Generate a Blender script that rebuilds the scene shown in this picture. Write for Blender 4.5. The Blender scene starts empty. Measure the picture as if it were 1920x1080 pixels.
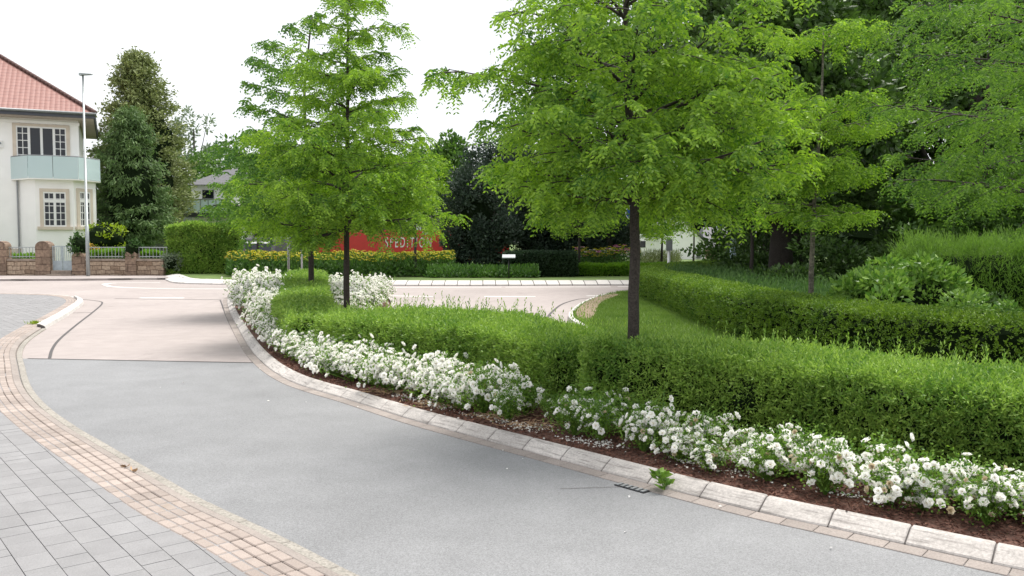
import bpy, math, random
import numpy as np
from mathutils import Vector, Matrix
R = math.radians
rng = np.random.default_rng(11); random.seed(5)
S = bpy.context.scene; C = S.collection

# ---------------------------------------------------------------- camera, sky, sun, exposure
F = 1600.0; CH = 1.7; PITCH = math.atan(88 / F)
cam = bpy.data.objects.new('camera', bpy.data.cameras.new('camera')); C.objects.link(cam)
cam.location = (0, 0, CH); cam.rotation_euler = (math.pi / 2 - PITCH, 0, 0)
cam.data.sensor_width = 36; cam.data.lens = F / 1920 * 36; cam.data.clip_end = 3000
S.camera = cam
W = bpy.data.worlds.new('World'); S.world = W; W.use_nodes = True
nt = W.node_tree; nt.nodes.clear()
SUN_EL, SUN_AZ = R(69), R(40)          # azimuth clockwise from +Y (north)
sky = nt.nodes.new('ShaderNodeTexSky'); sky.sky_type = 'NISHITA'; sky.sun_disc = False
sky.sun_elevation = SUN_EL; sky.sun_rotation = SUN_AZ; sky.dust_density = 3
bg = nt.nodes.new('ShaderNodeBackground'); bg.inputs[1].default_value = 0.12
cl = nt.nodes.new('ShaderNodeTexNoise'); cl.inputs['Scale'].default_value = 2.2; cl.inputs['Detail'].default_value = 5
rp = nt.nodes.new('ShaderNodeValToRGB')
rp.color_ramp.elements[0].position = .3; rp.color_ramp.elements[0].color = (6.2, 6.35, 6.6, 1)
rp.color_ramp.elements[1].position = .7; rp.color_ramp.elements[1].color = (7.4, 7.45, 7.5, 1)
mx = nt.nodes.new('ShaderNodeMixRGB'); mx.inputs[0].default_value = .88      # thin white cloud over the blue
wo = nt.nodes.new('ShaderNodeOutputWorld')
L = nt.links.new
L(cl.outputs['Fac'], rp.inputs[0]); L(sky.outputs[0], mx.inputs[1]); L(rp.outputs[0], mx.inputs[2])
L(mx.outputs[0], bg.inputs[0]); L(bg.outputs[0], wo.inputs[0])
sd = bpy.data.lights.new('sun', 'SUN'); sd.energy = 3.8; sd.angle = R(26); sd.color = (1, .96, .9)
sun = bpy.data.objects.new('sun', sd); C.objects.link(sun)
sv = Vector((math.sin(SUN_AZ) * math.cos(SUN_EL), math.cos(SUN_AZ) * math.cos(SUN_EL), math.sin(SUN_EL)))
sun.rotation_euler = sv.to_track_quat('Z', 'Y').to_euler(); sun.location = (0, 0, 30)
S.view_settings.view_transform = 'Standard'; S.view_settings.look = 'None'
S.view_settings.exposure = 0.6; S.view_settings.gamma = 1

# ---------------------------------------------------------------- placing helpers
cp, sp = math.cos(PITCH), math.sin(PITCH)
def ray(px, py):
    a = (px - 960) / F; b = (540 - py) / F
    return a, cp + b * sp, -sp + b * cp
def G(px, py, z=0.0):
    a, b, c = ray(px, py); t = (z - CH) / c
    return np.array([a * t, b * t])
def P(px, py, D):
    a, b, c = ray(px, py); t = D / b
    return np.array([a * t, D, CH + c * t])
def smooth(pts, n=8):
    p = [np.array(q, float) for q in pts]; p = [2 * p[0] - p[1]] + p + [2 * p[-1] - p[-2]]
    out = []
    for i in range(1, len(p) - 2):
        for k in range(n):
            t = k / n; a, b, c, d = p[i-1], p[i], p[i+1], p[i+2]
            out.append(.5 * ((2*b) + (c-a)*t + (2*a-5*b+4*c-d)*t*t + (3*b-a-3*c+d)*t**3))
    out.append(p[-2]); return np.array(out)
class Path:
    def __init__(s, pts, n=8, sm=True):
        s.p = smooth(pts, n) if sm else np.array(pts, float)
        seg = np.linalg.norm(np.diff(s.p[:, :2], axis=0), axis=1)
        s.s = np.concatenate([[0], np.cumsum(seg)]); s.len = s.s[-1]
    def at(s, t):
        t = np.asarray(t, float)
        return np.stack([np.interp(t, s.s, s.p[:, k]) for k in range(s.p.shape[1])], -1)
    def nrm(s, t):           # left-hand normal
        t = np.asarray(t, float); a = s.at(np.clip(t - .08, 0, s.len)); b = s.at(np.clip(t + .08, 0, s.len))
        d = (b - a)[..., :2]; d = d / np.maximum(np.linalg.norm(d, axis=-1, keepdims=True), 1e-9)
        return np.stack([-d[..., 1], d[..., 0]], -1)
    def off(s, o, step=.25):
        t = np.arange(0, s.len + step, step); t[-1] = s.len
        return s.at(t)[:, :2] + s.nrm(t) * o

# ---------------------------------------------------------------- object helpers
def tag(o, label=None, cat=None, group=None, kind=None):
    if label: o['label'] = label
    if cat: o['category'] = cat
    if group: o['group'] = group
    if kind: o['kind'] = kind
    return o
ORI = {}
def thing(name, label, cat, loc=(0, 0, 0), group=None, rz=0):
    o = bpy.data.objects.new(name, None); C.objects.link(o); o.location = loc; o.rotation_euler[2] = rz
    o.empty_display_size = .2
    ORI[o] = np.array(loc, float); return tag(o, label, cat, group)
def mesh(name, V, Fc, mats, mi=None, smoothf=False, uv=None):
    me = bpy.data.meshes.new(name); V = np.asarray(V, np.float32)
    if isinstance(Fc, np.ndarray):
        n, k = Fc.shape
        me.vertices.add(len(V)); me.vertices.foreach_set('co', V.ravel())
        me.loops.add(n * k); me.loops.foreach_set('vertex_index', Fc.astype(np.int32).ravel())
        me.polygons.add(n); me.polygons.foreach_set('loop_start', np.arange(0, n*k, k, dtype=np.int32))
        me.polygons.foreach_set('loop_total', np.full(n, k, np.int32))
    else:
        me.from_pydata(V.tolist(), [], [list(map(int, f)) for f in Fc])
    for m in (mats if isinstance(mats, (list, tuple)) else [mats]): me.materials.append(m)
    if mi is not None: me.polygons.foreach_set('material_index', np.asarray(mi, np.int32))
    me.polygons.foreach_set('use_smooth', np.full(len(me.polygons), smoothf))
    if uv is not None:
        l = me.uv_layers.new(name='UVMap'); l.data.foreach_set('uv', np.asarray(uv, np.float32).ravel())
    me.update(calc_edges=True); me.validate(); return me
def link(name, me, parent=None, loc=(0, 0, 0)):
    o = bpy.data.objects.new(name, me); C.objects.link(o); o.location = loc
    if parent is not None: o.parent = parent; ORI[o] = ORI[parent]
    else: ORI[o] = np.array(loc, float)
    return o
def obj(name, V, Fc, mats, parent=None, loc=None, mi=None, smoothf=False, uv=None):
    V = np.asarray(V, float)
    o0 = ORI[parent] if parent is not None else (np.array(loc, float) if loc is not None else np.zeros(3))
    return link(name, mesh(name, V - o0, Fc, mats, mi, smoothf, uv), parent, (0, 0, 0) if parent is not None else tuple(o0))

class MB:
    def __init__(s): s.v = []; s.f = []; s.m = []; s.cur = 0
    def add(s, vs, fs):
        b = len(s.v); s.v += [tuple(map(float, q)) for q in vs]
        for f in fs: s.f.append([b + i for i in f]); s.m.append(s.cur)
    def quad(s, a, b, c, d): s.add([a, b, c, d], [(0, 1, 2, 3)])
    def hexa(s, b4, t4):
        s.add(list(b4) + list(t4), [(3, 2, 1, 0), (4, 5, 6, 7), (0, 1, 5, 4), (1, 2, 6, 5), (2, 3, 7, 6), (3, 0, 4, 7)])
    def box(s, x0, x1, y0, y1, z0, z1):
        s.hexa([(x0,y0,z0),(x1,y0,z0),(x1,y1,z0),(x0,y1,z0)], [(x0,y0,z1),(x1,y0,z1),(x1,y1,z1),(x0,y1,z1)])
    def prism(s, pts, z0, z1):
        n = len(pts); vs = [(p[0], p[1], z0) for p in pts] + [(p[0], p[1], z1) for p in pts]
        s.add(vs, [list(range(n))[::-1], [n + i for i in range(n)]] + [(i, (i+1) % n, n + (i+1) % n, n + i) for i in range(n)])
    def tube(s, pts, rad, k=8, cap=True):
        pts = [Vector(p) for p in pts]; n = len(pts); vs = []; fs = []; ref = None
        for i, p in enumerate(pts):
            d = (pts[min(i+1, n-1)] - pts[max(i-1, 0)]); d = d.normalized() if d.length > 1e-9 else Vector((0, 0, 1))
            if ref is None: ref = Vector((1, 0, 0)) if abs(d.x) < .8 else Vector((0, 1, 0))
            a = (ref - d * ref.dot(d)).normalized(); b = d.cross(a); ref = a
            r = rad[i] if hasattr(rad, '__len__') else rad
            for j in range(k):
                t = 2 * math.pi * j / k; vs.append(p + (a * math.cos(t) + b * math.sin(t)) * r)
        for i in range(n - 1):
            for j in range(k): fs.append((i*k+j, i*k+(j+1) % k, (i+1)*k+(j+1) % k, (i+1)*k+j))
        if cap: fs.append(list(range(k))[::-1]); fs.append([(n-1)*k+j for j in range(k)])
        s.add(vs, fs)
    def build(s, name, mats, parent=None, loc=None, smoothf=False):
        return obj(name, s.v, s.f, mats, parent, loc, s.m, smoothf)

# ---------------------------------------------------------------- materials
def mat(name):
    m = bpy.data.materials.new(name); m.use_nodes = True; t = m.node_tree; b = t.nodes['Principled BSDF']; return m, t, b
def N(t, ty, **kw):
    n = t.nodes.new(ty)
    for k, v in kw.items():
        if hasattr(n, k) and not k[0].isupper(): setattr(n, k, v)
        else: n.inputs[k].default_value = v
    return n
def ramp(t, stops):
    r = t.nodes.new('ShaderNodeValToRGB'); e = r.color_ramp.elements
    while len(e) < len(stops): e.new(.5)
    for q, (p, c) in zip(e, stops): q.position = p; q.color = (*c, 1)
    return r
def c3(c, k=1.0): return tuple(min(1, x * k) for x in c)
def plain(name, col, rough=.6, metal=0, var=.12, scale=6, bump=0, spec=.5):
    m, t, b = mat(name); b.inputs['Roughness'].default_value = rough; b.inputs['Metallic'].default_value = metal
    b.inputs['Specular IOR Level'].default_value = spec
    tc = N(t, 'ShaderNodeTexCoord'); n = N(t, 'ShaderNodeTexNoise', Scale=scale, Detail=6.0)
    r = ramp(t, [(.3, c3(col, 1 - var)), (.7, c3(col, 1 + var))])
    t.links.new(tc.outputs['Object'], n.inputs['Vector']); t.links.new(n.outputs['Fac'], r.inputs[0]); t.links.new(r.outputs[0], b.inputs['Base Color'])
    if bump:
        bp = N(t, 'ShaderNodeBump', Strength=bump, Distance=.02); t.links.new(n.outputs['Fac'], bp.inputs['Height']); t.links.new(bp.outputs[0], b.inputs['Normal'])
    return m
def speckle(name, col, lo=.6, hi=1.4, big=(.9, 1.08), fine=220, bigscale=.35, rough=.85, bump=.3, stain=None, island=0):
    """ground surfaces: fine aggregate grain times slow colour drift"""
    m, t, b = mat(name); b.inputs['Roughness'].default_value = rough
    tc = N(t, 'ShaderNodeTexCoord'); lk = t.links.new
    n1 = N(t, 'ShaderNodeTexNoise', Scale=float(fine), Detail=3.0, Roughness=.7)
    n2 = N(t, 'ShaderNodeTexNoise', Scale=float(bigscale), Detail=5.0, Roughness=.6)
    n3 = N(t, 'ShaderNodeTexNoise', Scale=float(bigscale) * 12, Detail=4.0)
    for n in (n1, n2, n3): lk(tc.outputs['Object'], n.inputs['Vector'])
    r1 = ramp(t, [(.28, c3(col, lo)), (.5, col), (.72, c3(col, hi))]); lk(n1.outputs['Fac'], r1.inputs[0])
    r2 = ramp(t, [(.3, (big[0],) * 3), (.7, (big[1],) * 3)]); lk(n2.outputs['Fac'], r2.inputs[0])
    r3 = ramp(t, [(.3, (.93,) * 3), (.7, (1.06,) * 3)]); lk(n3.outputs['Fac'], r3.inputs[0])
    m1 = N(t, 'ShaderNodeMixRGB', blend_type='MULTIPLY'); m1.inputs[0].default_value = 1
    m2 = N(t, 'ShaderNodeMixRGB', blend_type='MULTIPLY'); m2.inputs[0].default_value = 1
    lk(r1.outputs[0], m1.inputs[1]); lk(r2.outputs[0], m1.inputs[2]); lk(m1.outputs[0], m2.inputs[1]); lk(r3.outputs[0], m2.inputs[2])
    last = m2
    if island:
        g = N(t, 'ShaderNodeNewGeometry'); r4 = ramp(t, [(0, (1 - island,) * 3), (1, (1 + island,) * 3)]); lk(g.outputs['Random Per Island'], r4.inputs[0])
        m3 = N(t, 'ShaderNodeMixRGB', blend_type='MULTIPLY'); m3.inputs[0].default_value = 1
        lk(last.outputs[0], m3.inputs[1]); lk(r4.outputs[0], m3.inputs[2]); last = m3
    if stain:
        n4 = N(t, 'ShaderNodeTexNoise', Scale=stain[1], Detail=6.0, Roughness=.7)
        mp = N(t, 'ShaderNodeMapping'); mp.inputs['Scale'].default_value = stain[3] if len(stain) > 3 else (1, 1, 1)
        lk(tc.outputs['Object'], mp.inputs[0]); lk(mp.outputs[0], n4.inputs['Vector'])
        r5 = ramp(t, [(stain[2], (0, 0, 0)), (min(1, stain[2] + .16), (.75,) * 3)]); lk(n4.outputs['Fac'], r5.inputs[0])
        m4 = N(t, 'ShaderNodeMixRGB'); lk(r5.outputs[0], m4.inputs[0]); lk(last.outputs[0], m4.inputs[1]); m4.inputs[2].default_value = (*stain[0], 1); last = m4
    lk(last.outputs[0], b.inputs['Base Color'])
    if bump:
        bp = N(t, 'ShaderNodeBump', Strength=bump, Distance=.004); lk(n1.outputs['Fac'], bp.inputs['Height']); lk(bp.outputs[0], b.inputs['Normal'])
    return m
def leafmat(name, a, b_, trans=.35, rough=.5, scale=1.2, spec=.35):
    """leaf colour varies leaf by leaf and from sprig to sprig"""
    m, t, b = mat(name); lk = t.links.new; out = t.nodes['Material Output']
    b.inputs['Roughness'].default_value = rough; b.inputs['Specular IOR Level'].default_value = spec
    g = N(t, 'ShaderNodeNewGeometry'); tc = N(t, 'ShaderNodeTexCoord'); n = N(t, 'ShaderNodeTexNoise', Scale=float(scale), Detail=3.0)
    lk(tc.outputs['Object'], n.inputs['Vector'])
    ad = N(t, 'ShaderNodeMath', operation='MULTIPLY_ADD'); ad.inputs[1].default_value = .55
    r0 = N(t, 'ShaderNodeMath', operation='MULTIPLY_ADD'); r0.inputs[1].default_value = 1.1; r0.inputs[2].default_value = -.3
    lk(n.outputs['Fac'], r0.inputs[0]); lk(g.outputs['Random Per Island'], ad.inputs[0]); lk(r0.outputs[0], ad.inputs[2])
    r = ramp(t, [(.1, a), (.85, b_)]); lk(ad.outputs[0], r.inputs[0]); lk(r.outputs[0], b.inputs['Base Color'])
    if trans:
        tr = N(t, 'ShaderNodeBsdfTranslucent'); mxs = N(t, 'ShaderNodeMixShader'); mxs.inputs[0].default_value = trans
        hs = N(t, 'ShaderNodeHueSaturation', Value=1.35, Saturation=1.1); lk(r.outputs[0], hs.inputs['Color']); lk(hs.outputs[0], tr.inputs[0])
        lk(b.outputs[0], mxs.inputs[1]); lk(tr.outputs[0], mxs.inputs[2]); lk(mxs.outputs[0], out.inputs[0])
    return m

M = {}
M['asphalt'] = speckle('asphalt', (.205, .208, .215), .6, 1.42, (.80, 1.10), 130, .22, .8, .5)
M['pink'] = speckle('reddish_concrete', (.325, .285, .272), .8, 1.2, (.88, 1.07), 90, .3, .85, .2, ((.20, .175, .165), .8, .60, (1, .35, 1)))
M['kerb'] = speckle('kerb_stone', (.44, .41, .385), .75, 1.25, (.85, 1.12), 60, 1.2, .85, .4, ((.15, .135, .125), 3.5, .50, (1, 1, 24)), .09)
M['kerbw'] = speckle('white_kerb_stone', (.50, .48, .46), .8, 1.15, (.92, 1.06), 60, 1.2, .85, .3, ((.3, .28, .26), 5.0, .6), .05)
M['gutter'] = speckle('gutter_brick', (.27, .235, .215), .7, 1.2, (.85, 1.1), 80, .8, .9, .3, ((.26, .24, .22), 6.0, .58), .1)
M['tan'] = speckle('tan_brick', (.31, .26, .232), .8, 1.2, (.88, 1.08), 120, .8, .9, .3, ((.26, .21, .17), 4.0, .58), .16)
M['concrete'] = speckle('rough_concrete', (.29, .27, .24), .55, 1.3, (.85, 1.1), 50, 1.5, .95, .6, ((.2, .19, .17), 9.0, .55))
M['paver'] = speckle('grey_paver', (.218, .215, .219), .82, 1.15, (.94, 1.05), 140, .5, .85, .25, None, .07)
M['joint'] = plain('dark_joint', (.10, .09, .085), .95)
M['seam'] = plain('bitumen_seam', (.07, .065, .065), .8)
M['paint'] = speckle('road_paint', (.75, .74, .72), .9, 1.05, (.95, 1.03), 60, 2, .7, .1)
M['soil'] = speckle('dry_soil', (.20, .15, .10), .6, 1.4, (.85, 1.15), 40, 1.5, .95, .8)
M['mulch'] = speckle('bark_mulch', (.095, .045, .032), .4, 1.9, (.85, 1.15), 60, 2, .95, 1.0)
M['chip'] = leafmat('bark_chips', (.05, .022, .016), (.21, .10, .07), 0, .9)
M['straw'] = leafmat('dry_straw', (.36, .22, .12), (.58, .42, .26), 0, .8)
M['petal'] = leafmat('fallen_petals', (.6, .58, .52), (.8, .79, .76), .1, .7)
M['grass'] = speckle('lawn', (.085, .135, .028), .6, 1.4, (.85, 1.2), 60, 1.2, .95, .5)
M['blade'] = leafmat('grass_blades', (.09, .17, .03), (.19, .29, .06), .3)
M['bark'] = speckle('dark_bark', (.045, .036, .032), .4, 1.7, (.8, 1.2), 50, 3, .95, 1.0)
M['barkspot'] = speckle('spotted_bark', (.14, .125, .10), .4, 1.7, (.8, 1.2), 26, 3, .95, .8, ((.04, .035, .03), 14.0, .5))
M['loc'] = leafmat('locust_leaves', (.035, .12, .018), (.34, .52, .07), .42, .5, 1.6)
M['loc2'] = leafmat('darker_locust_leaves', (.03, .105, .024), (.19, .34, .055), .4, .5, 1.3)
M['loc3'] = leafmat('bright_locust_leaves', (.13, .27, .02), (.30, .45, .045), .42, .5, 2)
M['frond'] = leafmat('deep_green_locust_leaves', (.025, .085, .018), (.21, .36, .055), .4, .5, 1.3)  # deeper green for the locusts on the right
M['privet'] = leafmat('hedge_leaves', (.08, .19, .03), (.34, .49, .10), .3, .42, 1.5)
M['yew'] = leafmat('clipped_hedge_leaves', (.045, .12, .015), (.21, .33, .04), .25, .5, 2.0)
M['core'] = plain('core_shade_colour', (.010, .018, .007), 1, 0, .3, 9, 0, .05)  # near-black filler body behind the leaves; inner shade is put into its colour
M['lowh'] = leafmat('bright_low_hedge', (.10, .24, .025), (.22, .38, .04), .35)
M['darkh'] = leafmat('dark_box_hedge', (.014, .035, .018), (.04, .075, .03), .15)
M['darkleaf'] = leafmat('dark_evergreen', (.014, .03, .02), (.065, .10, .065), .12, .45)
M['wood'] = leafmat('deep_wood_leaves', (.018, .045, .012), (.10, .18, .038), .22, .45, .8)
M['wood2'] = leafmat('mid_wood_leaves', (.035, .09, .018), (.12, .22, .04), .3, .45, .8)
M['conif'] = leafmat('conifer_leaves', (.13, .165, .06), (.28, .33, .125), .15, .6)
M['thuja'] = leafmat('weeping_conifer_leaves', (.06, .12, .04), (.16, .25, .08), .2, .6)
M['pale'] = leafmat('pale_birch_leaves', (.15, .20, .13), (.27, .33, .22), .3, .6)
M['bush'] = leafmat('viburnum_leaves', (.06, .16, .03), (.28, .44, .09), .25, .4, 2)
M['feather'] = leafmat('feathery_shrub', (.10, .20, .035), (.22, .36, .07), .3, .5, 2)
M['peren'] = leafmat('bluegreen_perennials', (.045, .11, .03), (.12, .22, .055), .25, .5, 2)
M['rose'] = leafmat('rose_leaves', (.05, .13, .02), (.20, .33, .05), .3, .4, 4)
M['white'] = leafmat('rose_petals', (.82, .81, .77), (.9, .9, .88), .35, .6, 4)
M['cream'] = leafmat('fading_petals', (.50, .40, .24), (.76, .70, .56), .25, .6, 4)
M['yellow'] = leafmat('flower_centres', (.55, .35, .03), (.7, .55, .06), 0, .7)
M['yflower'] = leafmat('yellow_ray_petals', (.38, .34, .02), (.55, .52, .06), .2, .6)
M['oflower'] = leafmat('orange_ray_petals', (.45, .30, .05), (.55, .40, .08), .2, .6)
M['pflower'] = leafmat('pink_petals', (.45, .12, .25), (.6, .25, .4), .2, .6)
M['garden'] = leafmat('yellowgreen_shrub', (.13, .22, .02), (.32, .42, .04), .3)
M['ivy'] = leafmat('ivy_leaves', (.02, .06, .015), (.08, .16, .04), .15)
M['perl'] = leafmat('perennial_leaves', (.03, .085, .02), (.11, .22, .04), .25)
M['galv'] = plain('galvanised_steel', (.36, .39, .39), .5, .6, .08, 4)
M['render'] = plain('white_render', (.93, .92, .90), .9, 0, .03, 1.5)
M['sand'] = plain('sandstone_trim', (.62, .54, .45), .85, 0, .08, 4)
M['wframe'] = plain('white_window_paint', (.78, .78, .76), .4, 0, .02)
M['fascia'] = plain('dark_fascia', (.075, .08, .10), .6)
M['soffit'] = plain('soffit_boards', (.40, .34, .29), .8)
M['grey'] = plain('grey_metal', (.25, .26, .27), .5, .3)
M['gate'] = plain('bluegrey_gate_paint', (.36, .42, .45), .5, .2)
M['dark'] = plain('black_plastic', (.02, .02, .022), .5)
M['anth'] = plain('anthracite_paint', (.06, .06, .068), .35)
M['red'] = plain('red_lorry_paint', (.55, .03, .025), .35, 0, .05)
M['blue'] = plain('sign_blue', (.01, .07, .30), .4, 0, .03)
M['signw'] = plain('sign_white', (.75, .75, .75), .4, 0, .02)
M['signr'] = plain('sign_red', (.6, .03, .03), .4, 0, .02)
M['greygreen'] = plain('greygreen_render', (.27, .31, .26), .9)  # grey-green wall colour of the side wing and garden building
M['slate'] = plain('slate_roof', (.10, .10, .11), .7, 0, .15, 5)
M['pinkwall'] = plain('brick_wall', (.36, .24, .19), .9)
def glassy(name, col, rough=.08, alpha=1, tr=0):
    m, t, b = mat(name); b.inputs['Base Color'].default_value = (*col, 1); b.inputs['Roughness'].default_value = rough
    b.inputs['Alpha'].default_value = alpha; b.inputs['Transmission Weight'].default_value = tr; return m
M['glass'] = glassy('dark_window_glass', (.012, .015, .022))
M['frost'] = glassy('green_frosted_glass', (.60, .74, .75), .3, .8)
# stone wall: irregular sandstone blocks
def stone(name, c1, c2, c3_, sc=1.0, bw=.42, bh=.2):
    m, t, b = mat(name); lk = t.links.new; b.inputs['Roughness'].default_value = .92
    tc = N(t, 'ShaderNodeTexCoord'); sx = N(t, 'ShaderNodeSeparateXYZ'); cb = N(t, 'ShaderNodeCombineXYZ')
    ns = N(t, 'ShaderNodeTexNoise', Scale=1.7, Detail=2.0)
    lk(tc.outputs['Object'], sx.inputs[0]); lk(tc.outputs['Object'], ns.inputs['Vector'])
    add = N(t, 'ShaderNodeVectorMath', operation='MULTIPLY_ADD'); add.inputs[1].default_value = (.16, .12, 0)
    lk(sx.outputs[0], cb.inputs[0]); lk(sx.outputs[2], cb.inputs[1]); lk(ns.outputs['Color'], add.inputs[0]); lk(cb.outputs[0], add.inputs[2])
    br = N(t, 'ShaderNodeTexBrick'); br.inputs['Scale'].default_value = sc; br.inputs['Brick Width'].default_value = bw; br.inputs['Row Height'].default_value = bh
    br.inputs['Mortar Size'].default_value = .012; br.inputs['Color1'].default_value = (*c1, 1); br.inputs['Color2'].default_value = (*c2, 1); br.inputs['Mortar'].default_value = (*c3_, 1)
    br.offset = .43; br.squash = 1.4; br.squash_frequency = 3
    lk(add.outputs[0], br.inputs['Vector'])
    n2 = N(t, 'ShaderNodeTexNoise', Scale=9.0, Detail=6.0); lk(tc.outputs['Object'], n2.inputs['Vector'])
    r = ramp(t, [(.3, (.65, .62, .6)), (.7, (1.3, 1.25, 1.2))]); lk(n2.outputs['Fac'], r.inputs[0])
    mm = N(t, 'ShaderNodeMixRGB', blend_type='MULTIPLY'); mm.inputs[0].default_value = 1
    lk(br.outputs['Color'], mm.inputs[1]); lk(r.outputs[0], mm.inputs[2]); lk(mm.outputs[0], b.inputs['Base Color'])
    bp = N(t, 'ShaderNodeBump', Strength=.8, Distance=.03); bp.invert = True; lk(br.outputs['Fac'], bp.inputs['Height']); lk(bp.outputs[0], b.inputs['Normal'])
    return m
M['stone'] = stone('sandstone_blocks', (.42, .34, .26), (.24, .175, .125), (.12, .08, .055))
M['pillar'] = stone('reddish_pillar_stone', (.27, .20, .15), (.19, .14, .105), (.11, .07, .055), 1, .9, .34)
M['coping'] = plain('weathered_coping', (.27, .22, .18), .95, 0, .25, 6)
def tiles():
    m, t, b = mat('red_clay_tiles'); lk = t.links.new; b.inputs['Roughness'].default_value = .6
    uv = N(t, 'ShaderNodeUVMap'); sx = N(t, 'ShaderNodeSeparateXYZ'); lk(uv.outputs[0], sx.inputs[0])
    def saw(o, k):
        a = N(t, 'ShaderNodeMath', operation='MULTIPLY'); a.inputs[1].default_value = k; f = N(t, 'ShaderNodeMath', operation='FRACT')
        lk(o, a.inputs[0]); lk(a.outputs[0], f.inputs[0]); return f.outputs[0]
    v = saw(sx.outputs[1], 1 / .36); u = saw(sx.outputs[0], 1 / .24)
    sn = N(t, 'ShaderNodeMath', operation='MULTIPLY'); sn.inputs[1].default_value = math.pi; lk(u, sn.inputs[0])
    s2 = N(t, 'ShaderNodeMath', operation='SINE'); lk(sn.outputs[0], s2.inputs[0])
    h = N(t, 'ShaderNodeMath', operation='MULTIPLY_ADD'); h.inputs[1].default_value = -1.0; s3_ = N(t, 'ShaderNodeMath', operation='MULTIPLY'); s3_.inputs[1].default_value = .4; lk(s2.outputs[0], s3_.inputs[0]); lk(v, h.inputs[0]); lk(s3_.outputs[0], h.inputs[2])
    bp = N(t, 'ShaderNodeBump', Strength=1.0, Distance=.05); lk(h.outputs[0], bp.inputs['Height']); lk(bp.outputs[0], b.inputs['Normal'])
    n = N(t, 'ShaderNodeTexNoise', Scale=2.5, Detail=6.0, Roughness=.8); lk(uv.outputs[0], n.inputs['Vector'])
    r = ramp(t, [(.3, (.215, .10, .085)), (.7, (.30, .15, .125))]); lk(n.outputs['Fac'], r.inputs[0])
    r2 = ramp(t, [(.0, (.38,) * 3), (.10, (1, 1, 1))]); lk(v, r2.inputs[0])      # dark lap line of each tile course
    mm = N(t, 'ShaderNodeMixRGB', blend_type='MULTIPLY'); mm.inputs[0].default_value = 1
    lk(r.outputs[0], mm.inputs[1]); lk(r2.outputs[0], mm.inputs[2]); lk(mm.outputs[0], b.inputs['Base Color']); return m
M['tiles'] = tiles()

# ---------------------------------------------------------------- leaf mesh helpers (numpy)
def unit(a): return a / np.maximum(np.linalg.norm(a, axis=-1, keepdims=True), 1e-9)
def rnd(n, s=1.0): return rng.normal(0, s, (n, 3))
def leaf_quads(p, d, Lg, Wd, fold=.15, side=None):
    """one diamond leaf per row: base p, direction d"""
    n = len(p); d = unit(d)
    s = unit(np.cross(d, rnd(n) if side is None else side)); nn = np.cross(s, d)
    Lg = np.broadcast_to(np.asarray(Lg, float).reshape(-1, 1), (n, 1)); Wd = np.broadcast_to(np.asarray(Wd, float).reshape(-1, 1), (n, 1))
    m = p + d * Lg * .48 + nn * Wd * fold
    V = np.stack([p, m + s * Wd * .5, p + d * Lg, m - s * Wd * .5], 1).reshape(-1, 3)
    return V, np.arange(4 * n).reshape(n, 4)
def cat(parts):
    Vs, Fs, Ms = [], [], []; b = 0
    for i, q in enumerate(parts):
        V, Fc = q[0], q[1]; Vs.append(V); Fs.append(Fc + b); b += len(V); Ms.append(np.full(len(Fc), q[2] if len(q) > 2 else 0))
    return np.concatenate(Vs), np.concatenate(Fs), np.concatenate(Ms)
def pinnate(p, d, Ln, K, ll, lw, droop=.55):
    """feathery compound leaves: K pairs of leaflets along a drooping stalk"""
    n = len(p); d = unit(d); up = np.array([0, 0, 1.0]); s = unit(np.cross(d, up + rnd(n, .25)))
    Ln = np.asarray(Ln, float).reshape(-1, 1); out = []
    for k in range(K):
        t = (k + .6) / K
        c = p + d * Ln * t - up * droop * Ln * t * t
        dd = unit(d - up * 2 * droop * t)
        for sg in (-1, 1):
            ld = unit(dd * .55 + s * sg - up * .25 + rnd(n, .16))
            out.append(leaf_quads(c, ld, ll * (1.15 - .55 * abs(t - .45)), lw, .1, side=np.cross(ld, up + rnd(n, .3))))
    return out
def lump(p, seed, f=1.0):
    q = p * f + seed
    return (np.sin(q[..., 0] * 1.7 + np.sin(q[..., 1] * 1.3)) + np.sin(q[..., 1] * 2.3 + 1.3 * np.sin(q[..., 2] * 1.9)) + np.sin(q[..., 2] * 2.1 + q[..., 0])) / 3

def sweep_core(path, w, h, z0, inset, rough=.03, step=.25):
    """bumpy solid under the leaves; w,h may be callables of arclength"""
    t = np.arange(0, path.len + step, step); t[-1] = path.len
    c = path.at(t)[:, :2]; n = path.nrm(t); V = []; k = 9
    prof = [(-.5, 0), (-.5, .45), (-.47, .8), (-.36, .97), (0, 1), (.36, .97), (.47, .8), (.5, .45), (.5, 0)]
    for i in range(len(t)):
        ww = w(t[i]) - 2 * inset; hh = h(t[i]) - inset
        for a, b in prof:
            q = c[i] + n[i] * a * ww; V.append([q[0], q[1], z0 + b * hh])
    V = np.array(V); V += rng.normal(0, rough, V.shape); V[:, 2] = np.maximum(V[:, 2], z0 - .02)
    Fs = [(i*k+j, i*k+j+1, (i+1)*k+j+1, (i+1)*k+j) for i in range(len(t)-1) for j in range(k-1)]
    Fs = np.array(Fs); e = []
    for base in (0, (len(t)-1) * k):
        for j in range(1, k - 2, 2): e.append((base, base+j, base+j+1, base+j+2) if j+2 < k else (base, base+j, base+j+1, base+j+1))
    return V, np.concatenate([Fs, np.array(e)])
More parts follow.
